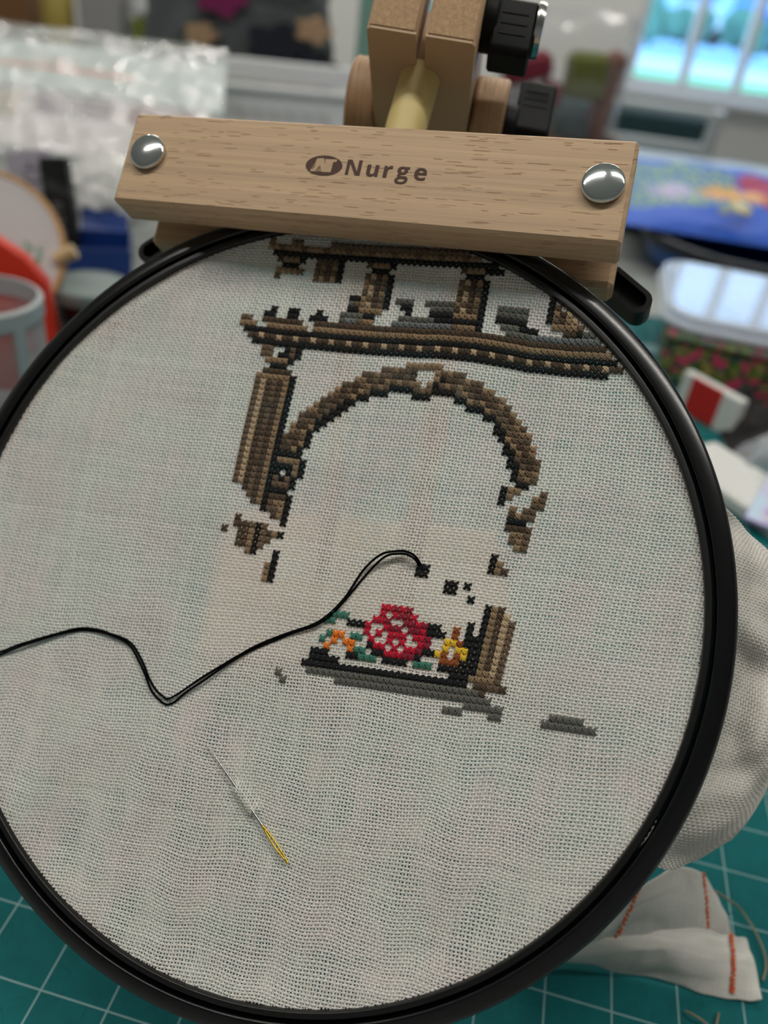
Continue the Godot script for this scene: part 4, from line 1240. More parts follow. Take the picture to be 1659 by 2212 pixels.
	for e: Array in [[Vector3(0, 0.015, 0.033), Vector3(0.076, 0.03, 0.0016)], [Vector3(0, 0.015, -0.033), Vector3(0.076, 0.03, 0.0016)], [Vector3(-0.0375, 0.015, 0), Vector3(0.0016, 0.03, 0.066)], [Vector3(0.0375, 0.015, 0), Vector3(0.0016, 0.03, 0.066)]]:
		part("side_panel", box(e[1], 0.0003, Transform3D(Basis(), e[0])), M.blue_card, bb)
	part("bottom_panel", box(Vector3(0.074, 0.0016, 0.064), 0.0003, at(0, 0.001, 0)), M.blue_card, bb)
	part("flap", box(Vector3(0.05, 0.0012, 0.034), 0.0003, Transform3D(Basis(Vector3(1, 0, 0), 0.5), Vector3(0.010, 0.036, -0.050))), M.blue_card, bb)
	var pk := thing("black_packet", "tall black packet with faint vertical lettering, standing in the blue box", "packet", Transform3D(Basis(Vector3(0, 0, 1), 0.16) * Basis(Vector3(1, 0, 0), -0.25), Vector3(-0.382, 0.0045, -0.865)))
	part("carton", box(Vector3(0.030, 0.100, 0.012), 0.0008, at(0, 0.052, 0)), M.ink_black, pk)
	plain("dim_print", Color(0.48, 0.44, 0.44), 0.6)
	for k in 7:
		part("lettering", boxes([[Vector3(-0.004, 0.018 + k * 0.0066, 0.0061), Vector3(0.0016, 0.0046, 0.0003)], [Vector3(0.001, 0.0165 + k * 0.0066 + 0.002 * (k % 2), 0.0061), Vector3(0.009, 0.0012, 0.0003)]], 0.0), M.dim_print, pk)
	part("pale_sweep", slab(PackedVector2Array([Vector2(-0.0148, 0.071), Vector2(0.0148, 0.063), Vector2(0.0148, 0.070), Vector2(-0.004, 0.081), Vector2(-0.0148, 0.082)]), 0.0058, 0.0061), plain("charcoal", Color(0.16, 0.16, 0.17), 0.5), pk)
	var lp := thing("lilac_packet", "lilac grey packet with blurred lettering behind the small wooden hoop", "packet", Transform3D(Basis(Vector3(0, 0, 1), 0.20) * Basis(Vector3(1, 0, 0), -0.22), Vector3(-0.414, 0.0, -0.885)))
	part("carton", box(Vector3(0.046, 0.104, 0.014), 0.0008, at(0, 0.053, 0)), M.lilac_card, lp)
	plain("violet_print", Color(0.36, 0.33, 0.41), 0.6)
	for k in 6:
		part("lettering", boxes([[Vector3(0.004, 0.024 + k * 0.0125, 0.0071), Vector3(0.026 - 0.003 * (k % 3), 0.0022, 0.0003)], [Vector3(-0.004 + 0.007 * (k % 2), 0.0285 + k * 0.0125, 0.0071), Vector3(0.003, 0.007, 0.0003)]], 0.0), M.violet_print, lp)
	# dark jar with a grey lid
	var jar := thing("lidded_jar", "dark glass jar with a flat grey screw lid, left of the hoop", "jar", at(-0.299, 0.0, -0.717))
	part("glass", turned([Vector2(0, 0.0), Vector2(0.030, 0.0), Vector2(0.0345, 0.004), Vector2(0.035, 0.024), Vector2(0.031, 0.028), Vector2(0, 0.028)], 40), M.jar_dark, jar)
	part("lid", turned([Vector2(0, 0.0262), Vector2(0.0358, 0.0262), Vector2(0.0363, 0.0275), Vector2(0.0363, 0.0362), Vector2(0.0352, 0.0378), Vector2(0.033, 0.0380), Vector2(0.0325, 0.0372), Vector2(0, 0.0372)], 48, 2), M.lid_grey, jar)
	# small wooden hoop with printed white cloth
	var tilt := Transform3D(Basis(Vector3(0, 1, 0), 0.16) * Basis(Vector3(1, 0, 0), -0.72), Vector3(-0.392, 0.0593, -0.694))
	var sh := thing("small_wooden_hoop", "small wooden embroidery hoop with printed white cloth, leaning at the left edge", "hoop", tilt)
	var flat := Transform3D(Basis(Vector3(1, 0, 0), Vector3(0, 0, 1), Vector3(0, -1, 0)), Vector3.ZERO)
	part("wooden_ring", turned([Vector2(0.0745, -0.004), Vector2(0.0785, -0.004), Vector2(0.079, -0.003), Vector2(0.079, 0.003), Vector2(0.0785, 0.004), Vector2(0.0745, 0.004), Vector2(0.0745, -0.004)], 72, 2, flat), M.hoop_wood, sh)
	var ci := print_card(128, 128, Color(0.74, 0.715, 0.72), [])
	fine.seed = 15
	for y in 128:
		for x in 128:
			var n := fine.get_noise_2d(x * 9.0, y * 9.0)
			if n > 0.16 and x > 84 and x < 116 and y > 52 and y < 92:
				ci.set_pixel(x, y, Color(0.30, 0.52, 0.40))
			if n > 0.0 and x > 66 and x < 82 and y > 58 and y < 68:
				ci.set_pixel(x, y, Color(0.78, 0.20, 0.27))
	var cm := painted("printed_cloth", ci, 0.9)
	var disc := start()
	disc.set_smooth_group(1)
	for i in 48:
		var a := TAU * i / 48
		var b := TAU * (i + 1) / 48
		var pa := Vector2(cos(a), sin(a)) * 0.0747
		var pb := Vector2(cos(b), sin(b)) * 0.0747
		for q: Vector2 in [Vector2.ZERO, pb, pa]:
			disc.set_uv(Vector2(0.5 + q.x / 0.15, 0.5 - q.y / 0.15))
			disc.add_vertex(Vector3(q.x, q.y, 0.0028))
	part("cloth", done(disc), cm, sh)
	part("screw_peg", tube([Vector3(0.072, -0.002, 0.006), Vector3(0.088, 0.006, 0.010)], [0.0062, 0.0068], 16), M.pale_wood, sh)
	# mesh cup with an orange packet
	var cup := thing("mesh_cup", "wire mesh pen cup with a pale grey rim at the left edge", "cup", at(-0.323, 0.0, -0.566))
	part("rim", turned([Vector2(0.0425, 0.060), Vector2(0.0455, 0.060), Vector2(0.0462, 0.062), Vector2(0.0462, 0.0735), Vector2(0.0445, 0.075), Vector2(0.0425, 0.075), Vector2(0.0425, 0.060)], 56, 2), M.grey_rim, cup)
	part("foot", turned([Vector2(0, 0.0), Vector2(0.0445, 0.0), Vector2(0.045, 0.007), Vector2(0.0425, 0.007), Vector2(0.0425, 0.003), Vector2(0, 0.003)], 56, 2), M.grey_rim, cup)
	part("seam_strip", box(Vector3(0.0035, 0.062, 0.010), 0.0006, Transform3D(Basis(Vector3(0, 1, 0), -0.45), Vector3(0.0395, 0.034, 0.0205))), M.grey_rim, cup)
	var mesh := start()
	for k in 84:
		for s: float in [-1.0, 1.0]:
			var line := []
			for i in 9:
				var y := 0.006 + 0.056 * i / 8.0
				var a := TAU * k / 84 + s * y * 13.0
				line.append(Vector3(cos(a) * 0.0440, y, -sin(a) * 0.0440))
			add_tube(mesh, line, 0.00042, 4, false)
	var mm := part("wire_mesh", done(mesh), M.grey_rim, cup)
	mm.set_meta("kind", "stuff")
	var op := thing("orange_packet", "bright orange-red packet with a cut corner behind the mesh cup", "packet", Transform3D(Basis(Vector3(0, 1, 0), 0.2) * Basis(Vector3(1, 0, 0), -0.1), Vector3(-0.355, 0.0, -0.636)))
	part("carton", slab(PackedVector2Array([Vector2(-0.045, 0.0), Vector2(0.056, 0.0), Vector2(0.050, 0.060), Vector2(0.034, 0.080), Vector2(0.012, 0.094), Vector2(-0.045, 0.088)]), -0.008, 0.008, 0.001), M.orange_red, op)
	var oc := thing("orange_card", "orange-red card standing inside the mesh cup", "card", at(-0.318, 0.0035, -0.556, 0.15))
	part("card", box(Vector3(0.064, 0.054, 0.004), 0.0005, at(0, 0.027, 0)), M.orange_red, oc)


# ---------------------------------------------------------------- clutter on the right
func right_side() -> void:
	plain("tub_blue", Color(0.03, 0.30, 0.57), 0.35)
	plain("tub_dark", Color(0.03, 0.055, 0.10), 0.5)
	plain("key_head", Color(0.82, 0.80, 0.66), 0.5)
	plain("tin_grey", Color(0.55, 0.57, 0.58), 0.4)
	clear("box_plastic", Color(0.86, 0.90, 0.97), 0.30, 0.07)
	clear("box_frost", Color(0.84, 0.87, 0.92), 0.70, 0.2)
	plain("red_print", Color(0.75, 0.13, 0.11), 0.5)
	plain("dark_cloth", Color(0.105, 0.095, 0.10), 0.9)
	plain("card_white", Color(0.84, 0.84, 0.83), 0.6)
	# blue tub
	var tub := thing("blue_tub", "round bright blue plastic tub with a dark rim under the printed pouch", "tub", at(0.452, 0.0, -1.205))
	part("wall", turned([Vector2(0, 0.0), Vector2(0.112, 0.0), Vector2(0.126, 0.006), Vector2(0.140, 0.040), Vector2(0.136, 0.040), Vector2(0.122, 0.008), Vector2(0, 0.004)], 56), M.tub_blue, tub)
	part("rim", turned([Vector2(0.136, 0.036), Vector2(0.1435, 0.036), Vector2(0.145, 0.040), Vector2(0.145, 0.049), Vector2(0.136, 0.050), Vector2(0.136, 0.036)], 56, 2), M.tub_dark, tub)
	plain("tub_print", Color(0.02, 0.16, 0.36), 0.5)
	for k in 6:
		var a := -2.35 + k * 0.085
		part("lettering", box(Vector3(0.0065, 0.014 - 0.003 * (k % 2), 0.0008), 0.0002), M.tub_print, tub, Transform3D(Basis(Vector3.UP, a + PI / 2 + PI) * Basis(Vector3(1, 0, 0), -0.38), Vector3(cos(-a) * 0.1335, 0.024, -sin(-a) * -0.1335)))
	# printed pouch on the tub
	var pi_ := print_card(256, 160, Color(0.13, 0.36, 0.80), [])
	fine.seed = 61
	for y in 160:
		for x in 256:
			var n := fine.get_noise_2d(x * 6.0, y * 9.0)
			var c := pi_.get_pixel(x, y)
			if n > -0.02 and y > 26 and y < 84 and x > 6 and x < 112:
				c = Color(0.56, 0.70, 0.42)
			if Vector2((x - 142) / 26.0, (y - 66) / 30.0).length() + n * 0.4 < 1.0:
				c = Color(0.62, 0.09, 0.33)
			if Vector2((x - 164) / 16.0, (y - 92) / 24.0).length() < 1.0:
				c = Color(0.75, 0.16, 0.16)
			if Vector2((x - 104) / 30.0, (y - 100) / 22.0).length() + n * 0.5 < 1.0:
				c = Color(0.84, 0.62, 0.38)
			if Vector2((x - 50) / 22.0, (y - 106) / 14.0).length() + n * 0.8 < 1.0:
				c = Color(0.72, 0.70, 0.84)
			pi_.set_pixel(x, 159 - y, c)
	painted("pouch_print", pi_, 0.55)
	var pouch := thing("printed_pouch", "blue fabric pouch printed with green, orange and magenta shapes on the blue tub", "pouch", Transform3D(Basis(Vector3.UP, -0.08), Vector3(0.478, 0.0512, -1.315)))
	var puff := func(u: float, v: float, top: float) -> Vector3:   # v runs from the near edge to the far one
		var e := pow(clampf(4.0 * u * (1 - u), 0, 1) * clampf(4.0 * v * (1 - v), 0, 1), 0.4)
		var n := noise.get_noise_2d(u * 160.0, v * 160.0)
		return Vector3((u - 0.5) * 0.40, 0.004 + 0.030 * v + ((0.026 + 0.014 * n) * e if top > 0 else -0.004 * e), 0.165 - 0.33 * v)
	part("upper_panel", surface(func(u: float, v: float) -> Vector3: return puff.call(u, v, 1.0), 44, 32), M.pouch_print, pouch)
	part("lower_panel", surface(func(u: float, v: float) -> Vector3: return puff.call(1.0 - u, v, -1.0), 20, 14), M.tub_dark, pouch)
	single("dark_carton", box(Vector3(0.34, 0.070, 0.12), 0.003), M.tub_dark, "dark carton behind the blue tub, propping up the printed pouch", "box", at(0.478, 0.0355, -1.42, -0.08))
	var key := thing("round_tag", "cream round-headed tag on a short strap lying on the printed pouch", "tag", Transform3D(Basis(Vector3(0, 1, 0), 0.5) * Basis(Vector3(1, 0, 0), 0.35), Vector3(0.420, 0.094, -1.170)))
	part("head", turned([Vector2(0, -0.003), Vector2(0.013, -0.003), Vector2(0.015, 0.0), Vector2(0.013, 0.003), Vector2(0, 0.004)], 28), M.key_head, key)
	part("strap", box(Vector3(0.034, 0.003, 0.009), 0.001, at(-0.028, -0.001, 0.004, 0.1)), M.tin_grey, key)
	# floral tin with the clear box on top
	var ti := print_card(128, 64, Color(0.10, 0.17, 0.12), [])
	fine.seed = 44
	for y in 64:
		for x in 128:
			var n := fine.get_noise_2d(x * 5.0, y * 5.0)
			var q := fine.get_noise_2d(x * 4.0 + 400.0, y * 4.0)
			if n > 0.12:
				ti.set_pixel(x, y, Color(0.30, 0.46, 0.18))
			if n < -0.2:
				ti.set_pixel(x, y, Color(0.17, 0.36, 0.33))
			if q > 0.28:
				ti.set_pixel(x, y, Color(0.80, 0.24, 0.40))
			if q < -0.33:
				ti.set_pixel(x, y, Color(0.62, 0.56, 0.30))
	var tm := painted("floral_print", ti, 0.5)
	tm.uv1_scale = Vector3(6, 12, 1)
	var tin := thing("floral_tin", "green tin printed with pink and red flowers under the clear box", "tin", at(0.365, 0.0, -0.80, -0.25))
	part("body", box(Vector3(0.21, 0.046, 0.13), 0.004, at(0, 0.0235, 0)), M.floral_print, tin)
	part("lid", box(Vector3(0.214, 0.008, 0.134), 0.003, at(0, 0.0495, 0)), M.floral_print, tin)
	var cbx := thing("clear_box", "shallow clear plastic box with a rounded rim lying on the floral tin", "box", Transform3D(Basis(Vector3.UP, -0.18), Vector3(0.388, 0.0546, -0.842)))
	var up := Transform3D(Basis(Vector3(1, 0, 0), Vector3(0, 0, -1), Vector3(0, 1, 0)), Vector3.ZERO)
	var rim_pts := rounded(0.262, 0.200, 0.035, 6)
	var rim := []
	for e in rim_pts:
		rim.append(Vector3(e.x, 0.0045, -e.y))
	rim.append(rim[0])
	rim.append(rim[1])
	part("rim", tube(rim, 0.0042, 10, false), M.box_frost, cbx)
	part("lower_rim", tube(rim.map(func(e: Vector3) -> Vector3: return Vector3(e.x * 0.985, 0.0135, e.z * 0.985)), 0.0032, 10, false), M.box_frost, cbx)
	part("tray", slab(rounded(0.250, 0.188, 0.031, 6), 0.001, 0.0035, 0.0, up), M.box_plastic, cbx)
	part("cover", slab(rounded(0.250, 0.188, 0.031, 6), 0.0145, 0.0168, 0.0006, up), M.box_plastic, cbx)
	part("divider", box(Vector3(0.002, 0.011, 0.180), 0.0003, at(0.055, 0.009, 0)), M.box_frost, cbx)
	plain("lilac_paper", Color(0.72, 0.72, 0.82), 0.7)
	single("folded_paper", box(Vector3(0.13, 0.003, 0.11), 0.0005), M.lilac_paper, "pale lilac paper lying inside the clear plastic box", "paper", Transform3D(Basis(Vector3.UP, -0.05), Vector3(0.388, 0.0600, -0.842)))
	# packets between the tin and the hoop
	var rp := thing("red_striped_packet", "white packet with a broad red stripe between the hoop and the dark cloth", "packet", Transform3D(Basis(Vector3.UP, -0.95), Vector3(0.279, 0.0, -0.690)))
	part("carton", box(Vector3(0.066, 0.036, 0.010), 0.001, at(0, 0.0182, 0)), M.card_white, rp)
	part("stripe", box(Vector3(0.036, 0.0356, 0.0106), 0.001, at(-0.004, 0.0182, 0)), M.red_print, rp)
	var dc := thing("dark_cloth", "rumpled dark grey cloth below the floral tin", "cloth", at(0.360, 0.0, -0.675))
	part("folds", surface(func(u: float, v: float) -> Vector3:
		var e := clampf(minf(minf(u, 1 - u), minf(v, 1 - v)) * 7.0, 0, 1)
		return Vector3((u - 0.5) * 0.145, 0.001 + e * (0.022 + 0.022 * noise.get_noise_2d(u * 170.0, v * 170.0 + 50.0)), (0.5 - v) * 0.10), 26, 22), M.dark_cloth, dc)
	single("white_card", slab(PackedVector2Array([Vector2(-0.075, -0.03), Vector2(0.085, -0.055), Vector2(0.085, 0.035), Vector2(0.0, 0.045)]), 0, 0.0016), M.card_white, "white folded card propped on the dark cloth at the right edge", "card", Transform3D(Basis(Vector3.UP, -0.15) * Basis(Vector3(1, 0, 0), -PI / 2 + 0.28), Vector3(0.398, 0.060, -0.66)))
	clear("sleeve_film", Color(0.9, 0.92, 0.95), 0.3, 0.08)
	var sl := thing("clear_sleeve", "rumpled clear plastic sleeve above the lavender leaflet", "sleeve", at(0.356, 0.0, -0.592, -0.3))
	part("film", surface(func(u: float, v: float) -> Vector3:
		var e := clampf(minf(minf(u, 1 - u), minf(v, 1 - v)) * 8.0, 0, 1)
		return Vector3((u - 0.5) * 0.15, 0.002 + e * (0.024 + 0.02 * noise.get_noise_2d(u * 220.0 + 31.0, v * 300.0)), (0.5 - v) * 0.05), 40, 24), M.sleeve_film, sl)
	var lav := print_card(64, 64, Color(0.78, 0.78, 0.90), [])
	fine.seed = 90
	for y in 64:
		for x in 64:
			var n := fine.get_noise_2d(x * 2.2, y * 2.2)
			lav.set_pixel(x, y, Color(0.77, 0.77, 0.90).lerp(Color(0.60, 0.44, 0.74), clampf(n * 2.0, 0, 1)).lerp(Color(0.72, 0.86, 0.92), clampf(-n * 2.2, 0, 0.7)))
	var lv := painted("lavender_print", lav, 0.4)
	lv.uv1_scale = Vector3(7, 7, 1)
	single("lavender_leaflet", box(Vector3(0.15, 0.004, 0.075), 0.0008), M.lavender_print, "glossy leaflet printed in lavender and violet at the right edge", "leaflet", Transform3D(Basis(Vector3.UP, -0.55) * Basis(Vector3(1, 0, 0), 0.22), Vector3(0.345, 0.0165, -0.505)))
	single("paper_packet", box(Vector3(0.17, 0.012, 0.060), 0.002), M.card_white, "flat white paper packet lying on the mat right of the hoop", "packet", Transform3D(Basis(Vector3.UP, -0.98), Vector3(0.292, 0.0065, -0.540)))


# ---------------------------------------------------------------- the far part of the table and the room
func far_side() -> void:
	plain("basket_white", Color(0.80, 0.81, 0.82), 0.5)
	plain("bag_grey", Color(0.33, 0.35, 0.36), 0.9)
	plain("magenta", Color(0.47, 0.10, 0.32), 0.85)
	plain("olive", Color(0.36, 0.38, 0.17), 0.85)
	plain("peach", Color(0.67, 0.55, 0.43), 0.85)
	plain("navy", Color(0.11, 0.12, 0.17), 0.9)
	plain("mint", Color(0.50, 0.66, 0.61), 0.7)
	plain("cardboard", Color(0.44, 0.31, 0.18), 0.8)
	plain("lime", Color(0.40, 0.44, 0.10), 0.6)
	plain("yellow_jar", Color(0.62, 0.55, 0.26), 0.5)
	plain("sky_blue", Color(0.16, 0.37, 0.62), 0.6)
	plain("grey_box", Color(0.56, 0.56, 0.57), 0.7)
	plain("slate", Color(0.19, 0.22, 0.28), 0.7)
	plain("teal_dark", Color(0.10, 0.22, 0.24), 0.8)
	plain("wine", Color(0.42, 0.09, 0.17), 0.85)
	plain("rust", Color(0.42, 0.22, 0.15), 0.7)
	plain("chair_white", Color(0.72, 0.76, 0.78), 0.4)
	plain("tray_brown", Color(0.46, 0.30, 0.15), 0.6)
	plain("skein_orange", Color(0.84, 0.40, 0.15), 0.85)
	plain("skein_yellow", Color(0.80, 0.72, 0.18), 0.85)
	plain("skein_red", Color(0.74, 0.22, 0.16), 0.85)
	plain("skein_blue", Color(0.10, 0.16, 0.50), 0.85)
	# white perforated basket
	var b := thing("white_basket", "white plastic basket with fine perforated sides in the middle distance", "basket", at(-0.215, 0.0, -1.60, 0.33))
	for e: Array in [[Vector3(0, 0.062, 0.16), 0.0, 0.50], [Vector3(0, 0.062, -0.16), 0.0, 0.50], [Vector3(0.25, 0.062, 0), PI / 2, 0.32], [Vector3(-0.25, 0.062, 0), PI / 2, 0.32]]:
		var side := start()
		var w: float = e[2]
		var f := Transform3D(Basis(Vector3.UP, e[1]), e[0])
		for r: Array in [[0.048, 0.028], [-0.050, 0.024]]:
			cbox(side, f * Transform3D(Basis(), Vector3(0, r[0], 0)), Vector3(w, r[1], 0.003), 0.0005)
		for s: float in [-1.0, 1.0]:
			cbox(side, f * Transform3D(Basis(), Vector3(s * (w / 2 - 0.03), 0, 0)), Vector3(0.06, 0.095, 0.003), 0.0005)
		var bars := int((w - 0.12) / 0.006)
		for k in bars:
			cbox(side, f * Transform3D(Basis(Vector3(0, 0, 1), 0.6), Vector3(-(w - 0.12) / 2 + (k + 0.5) * 0.006, 0, 0)), Vector3(0.0024, 0.100, 0.002), 0.0)
		part("side", done(side), M.basket_white, b)
	part("floor_panel", box(Vector3(0.50, 0.003, 0.32), 0.0005, at(0, 0.0025, 0)), M.basket_white, b)
	var rimline := []
	for q in rounded(0.512, 0.332, 0.02, 4):
		rimline.append(Vector3(q.x, 0.126, -q.y))
	rimline.append(rimline[0])
	part("rim", tube(rimline, 0.0055, 8, false), M.basket_white, b)
	var skein_labels := ["orange thread skein in the white basket's left end", "blue thread skein beside the orange one in the basket", "yellow thread skein at the white basket's back left", "red thread skein at the white basket's back"]
	for k in 4:
		var spot: Vector3 = [Vector3(-0.375, 0.018, -1.440), Vector3(-0.335, 0.018, -1.470), Vector3(-0.355, 0.018, -1.640), Vector3(-0.285, 0.018, -1.655)][k]
		var t := thing("thread_skein", skein_labels[k], "skein", Transform3D(Basis(Vector3.UP, 0.5 + k), spot), "skeins in the white basket")
		part("loops", turned([Vector2(0, -0.035), Vector2(0.010, -0.032), Vector2(0.0135, -0.02), Vector2(0.0125, 0.0), Vector2(0.0135, 0.02), Vector2(0.010, 0.032), Vector2(0, 0.035)], 16, 1, Transform3D(Basis(Vector3(0, 0, 1), PI / 2), Vector3.ZERO)), [M.skein_orange, M.skein_blue, M.skein_yellow, M.skein_red][k], t)
		part("band", turned([Vector2(0.0135, -0.006), Vector2(0.0142, -0.006), Vector2(0.0142, 0.006), Vector2(0.0135, 0.006)], 16, 2, Transform3D(Basis(Vector3(0, 0, 1), PI / 2), Vector3.ZERO)), M.ink_black, t)
	# a white folder the basket stands before
	single("white_folder", box(Vector3(0.34, 0.010, 0.24), 0.002), M.basket_white, "flat white folder on the table in front of the basket", "folder", at(-0.10, 0.0055, -1.225, 0.1))
	# patterned tote behind the basket
	var tote := thing("patterned_tote", "slouching dark tote bag printed with magenta, olive and peach flowers", "bag", at(-0.44, 0.0, -1.93, 0.08))
	part("body", surface(func(u: float, v: float) -> Vector3:
		var a := u * TAU
		var sag := 1.0 + 0.12 * noise.get_noise_2d(cos(a) * 90.0 + 40.0, sin(a) * 90.0 + v * 90.0)
		var w := lerpf(1.0, 0.80, v) * sag
		return Vector3(cos(a) * 0.21 * w, 0.001 + v * 0.30 * (1.0 + 0.1 * noise.get_noise_1d(u * 200.0) * v), -sin(a) * 0.10 * w), 48, 18), M.bag_grey, tote)
	var blooms := [["bloom", -0.02, 0.215, 0.045, "magenta"], ["bloom", -0.055, 0.30, 0.03, "magenta"], ["bloom", -0.09, 0.10, 0.05, "olive"], ["bloom", 0.01, 0.09, 0.05, "olive"], ["bloom", 0.12, 0.085, 0.05, "peach"], ["bloom", 0.16, 0.18, 0.035, "peach"], ["bloom", 0.07, 0.26, 0.04, "peach"], ["bloom", 0.09, 0.15, 0.055, "navy"], ["bloom", -0.14, 0.05, 0.05, "navy"], ["bloom", 0.17, 0.12, 0.04, "navy"], ["bloom", 0.13, 0.25, 0.03, "navy"], ["bloom", -0.06, 0.15, 0.03, "peach"]]
	for e: Array in blooms:
		var x: float = e[1]
		var z := 0.1 * sqrt(maxf(0.0, 1.0 - pow(x / 0.23, 2.0))) + 0.006
		var petals := PackedVector2Array()
		for i in 20:
			var a := TAU * i / 20
			petals.append(Vector2(cos(a) * 1.25, sin(a) * 0.75) * (e[3] * (0.82 + 0.18 * cos(a * 5.0))))
		part("printed_bloom", slab(petals, -0.012, 0.004, 0.0, Transform3D(Basis(Vector3.UP, -x * 2.2 * -1.0), Vector3(x, e[2], z))), M[e[4]], tote)
	# mint box right of the tote
	single("mint_box", box(Vector3(0.14, 0.26, 0.10), 0.004), M.mint, "mint green box standing behind the basket, left of the stand", "box", at(-0.125, 0.1305, -2.02, -0.1))
	# clear bag of folded textiles on a tray
	var tray := thing("wooden_tray", "shallow brown wooden tray behind the black knobs", "tray", at(0.235, 0.0, -1.90))
	part("floor_board", box(Vector3(0.30, 0.008, 0.20), 0.001, at(0, 0.0045, 0)), M.tray_brown, tray)
	for e: Array in [[Vector3(0, 0.03, 0.096), Vector3(0.30, 0.05, 0.008)], [Vector3(0, 0.03, -0.096), Vector3(0.30, 0.05, 0.008)], [Vector3(0.146, 0.03, 0), Vector3(0.008, 0.05, 0.184)], [Vector3(-0.146, 0.03, 0), Vector3(0.008, 0.05, 0.184)]]:
		part("side_board", box(e[1], 0.001, Transform3D(Basis(), e[0])), M.tray_brown, tray)
	clear("soft_film", Color(0.88, 0.90, 0.91), 0.08, 0.12)
	var cb := thing("clear_textile_bag", "clear plastic bag standing in the brown tray, filled with folded textiles", "bag", at(0.235, 0.009, -1.905))
	part("film", surface(func(u: float, v: float) -> Vector3:
		var a := u * TAU
		var n := 1.0 + 0.10 * noise.get_noise_2d(cos(a) * 120.0 + 9.0, sin(a) * 120.0 + v * 160.0)
		var c := Vector2(cos(a), sin(a))
		var sq := pow(pow(absf(c.x), 4.0) + pow(absf(c.y), 4.0), -0.25)
		return Vector3(c.x * sq * 0.128 * n * lerpf(1.0, 0.95, v), 0.27 * v, -c.y * sq * 0.070 * n * lerpf(1.0, 0.35, v * v)), 48, 24), M.soft_film, cb)
	var cloths := [["wine", Vector3(-0.075, 0.155, 0.02), Vector3(0.10, 0.05, 0.08), 0.3], ["wine", Vector3(-0.02, 0.115, 0.03), Vector3(0.05, 0.05, 0.06), -0.2], ["grey_box", Vector3(-0.08, 0.10, 0.02), Vector3(0.09, 0.05, 0.08), 0.1], ["mint", Vector3(-0.075, 0.05, 0.02), Vector3(0.10, 0.05, 0.09), 0.0], ["rust", Vector3(0.095, 0.105, -0.01), Vector3(0.035, 0.20, 0.09), -0.1], ["olive", Vector3(0.045, 0.155, 0.015), Vector3(0.08, 0.085, 0.08), 0.05], ["teal_dark", Vector3(0.035, 0.06, 0.02), Vector3(0.07, 0.05, 0.09), 0.0]]
	var words := {"wine": ["wine red folded cloth at the upper left of the clear bag", "small wine red cloth in the middle of the clear bag"], "grey_box": ["grey folded cloth inside the clear bag"], "mint": ["mint green cloth at the bottom left of the clear bag"], "rust": ["rust brown cloth standing at the clear bag's right side"], "olive": ["olive cloth at the upper right of the clear bag"], "teal_dark": ["dark teal cloth at the bottom of the clear bag"]}
	var seen_ := {}
	for e: Array in cloths:
		seen_[e[0]] = seen_.get(e[0], -1) + 1
		single("folded_textile", box(e[2], 0.012), M[e[0]], words[e[0]][seen_[e[0]]], "textile", Transform3D(Basis(Vector3(0, 0, 1), e[3]), Vector3(0.235, 0.012, -1.905) + e[1]), "textiles in the clear bag")
	# white plastic chair at the far right
	var ch := thing("white_chair", "white plastic chair standing between the table and the window", "chair", at(0.60, -0.74, -2.80, 0.02))
	part("seat", box(Vector3(0.44, 0.03, 0.42), 0.012, at(0, 0.44, 0.0)), M.chair_white, ch)
	for s: float in [-1.0, 1.0]:
		part("back_post", tube([Vector3(s * 0.165, 0.43, 0.19), Vector3(s * 0.162, 0.62, 0.225), Vector3(s * 0.158, 0.815, 0.255)], 0.020, 12), M.chair_white, ch)
		part("leg", tube([Vector3(s * 0.19, 0.0, 0.22), Vector3(s * 0.175, 0.43, 0.18)], [0.016, 0.020], 12), M.chair_white, ch)
		part("leg", tube([Vector3(s * 0.19, 0.0, -0.19), Vector3(s * 0.175, 0.43, -0.16)], [0.016, 0.020], 12), M.chair_white, ch)
	part("top_rail", box(Vector3(0.31, 0.022, 0.020), 0.006, Transform3D(Basis(Vector3(1, 0, 0), 0.12), Vector3(0, 0.805, 0.253))), M.chair_white, ch)
	part("back_panel", box(Vector3(0.30, 0.085, 0.014), 0.006, Transform3D(Basis(Vector3(1, 0, 0), 0.16), Vector3(0, 0.685, 0.236))), M.chair_white, ch)
	single("seat_cushion", box(Vector3(0.40, 0.05, 0.36), 0.02), M.teal_dark, "dark teal cushion on the white chair's seat", "cushion", at(0.60, -0.74 + 0.481, -2.82))
	single("teal_crate", boxes([[Vector3(0, 0.36, 0), Vector3(0.62, 0.72, 0.36)]], 0.01), M.teal_dark, "dark teal crate standing on the floor behind the white chair", "crate", at(0.62, -0.739, -3.35))
	# low cabinet along the left with things on it
	var cab := thing("low_cabinet", "low grey cabinet against the far left wall, carrying boxes and jars", "cabinet", at(-1.15, -0.74, -2.98))
	part("carcass", box(Vector3(1.5, 0.70, 0.40), 0.006, at(0, 0.35, 0)), M.grey_box, cab)
	for k in 3:
		var d := part("door", box(Vector3(0.47, 0.62, 0.018), 0.003, at(-0.49 + k * 0.49, 0.36, 0.209)), M.wall_paint, cab)
		part("handle", box(Vector3(0.012, 0.10, 0.02), 0.003, at(-0.30 + k * 0.49, 0.45, 0.226)), M.dark_metal, d)
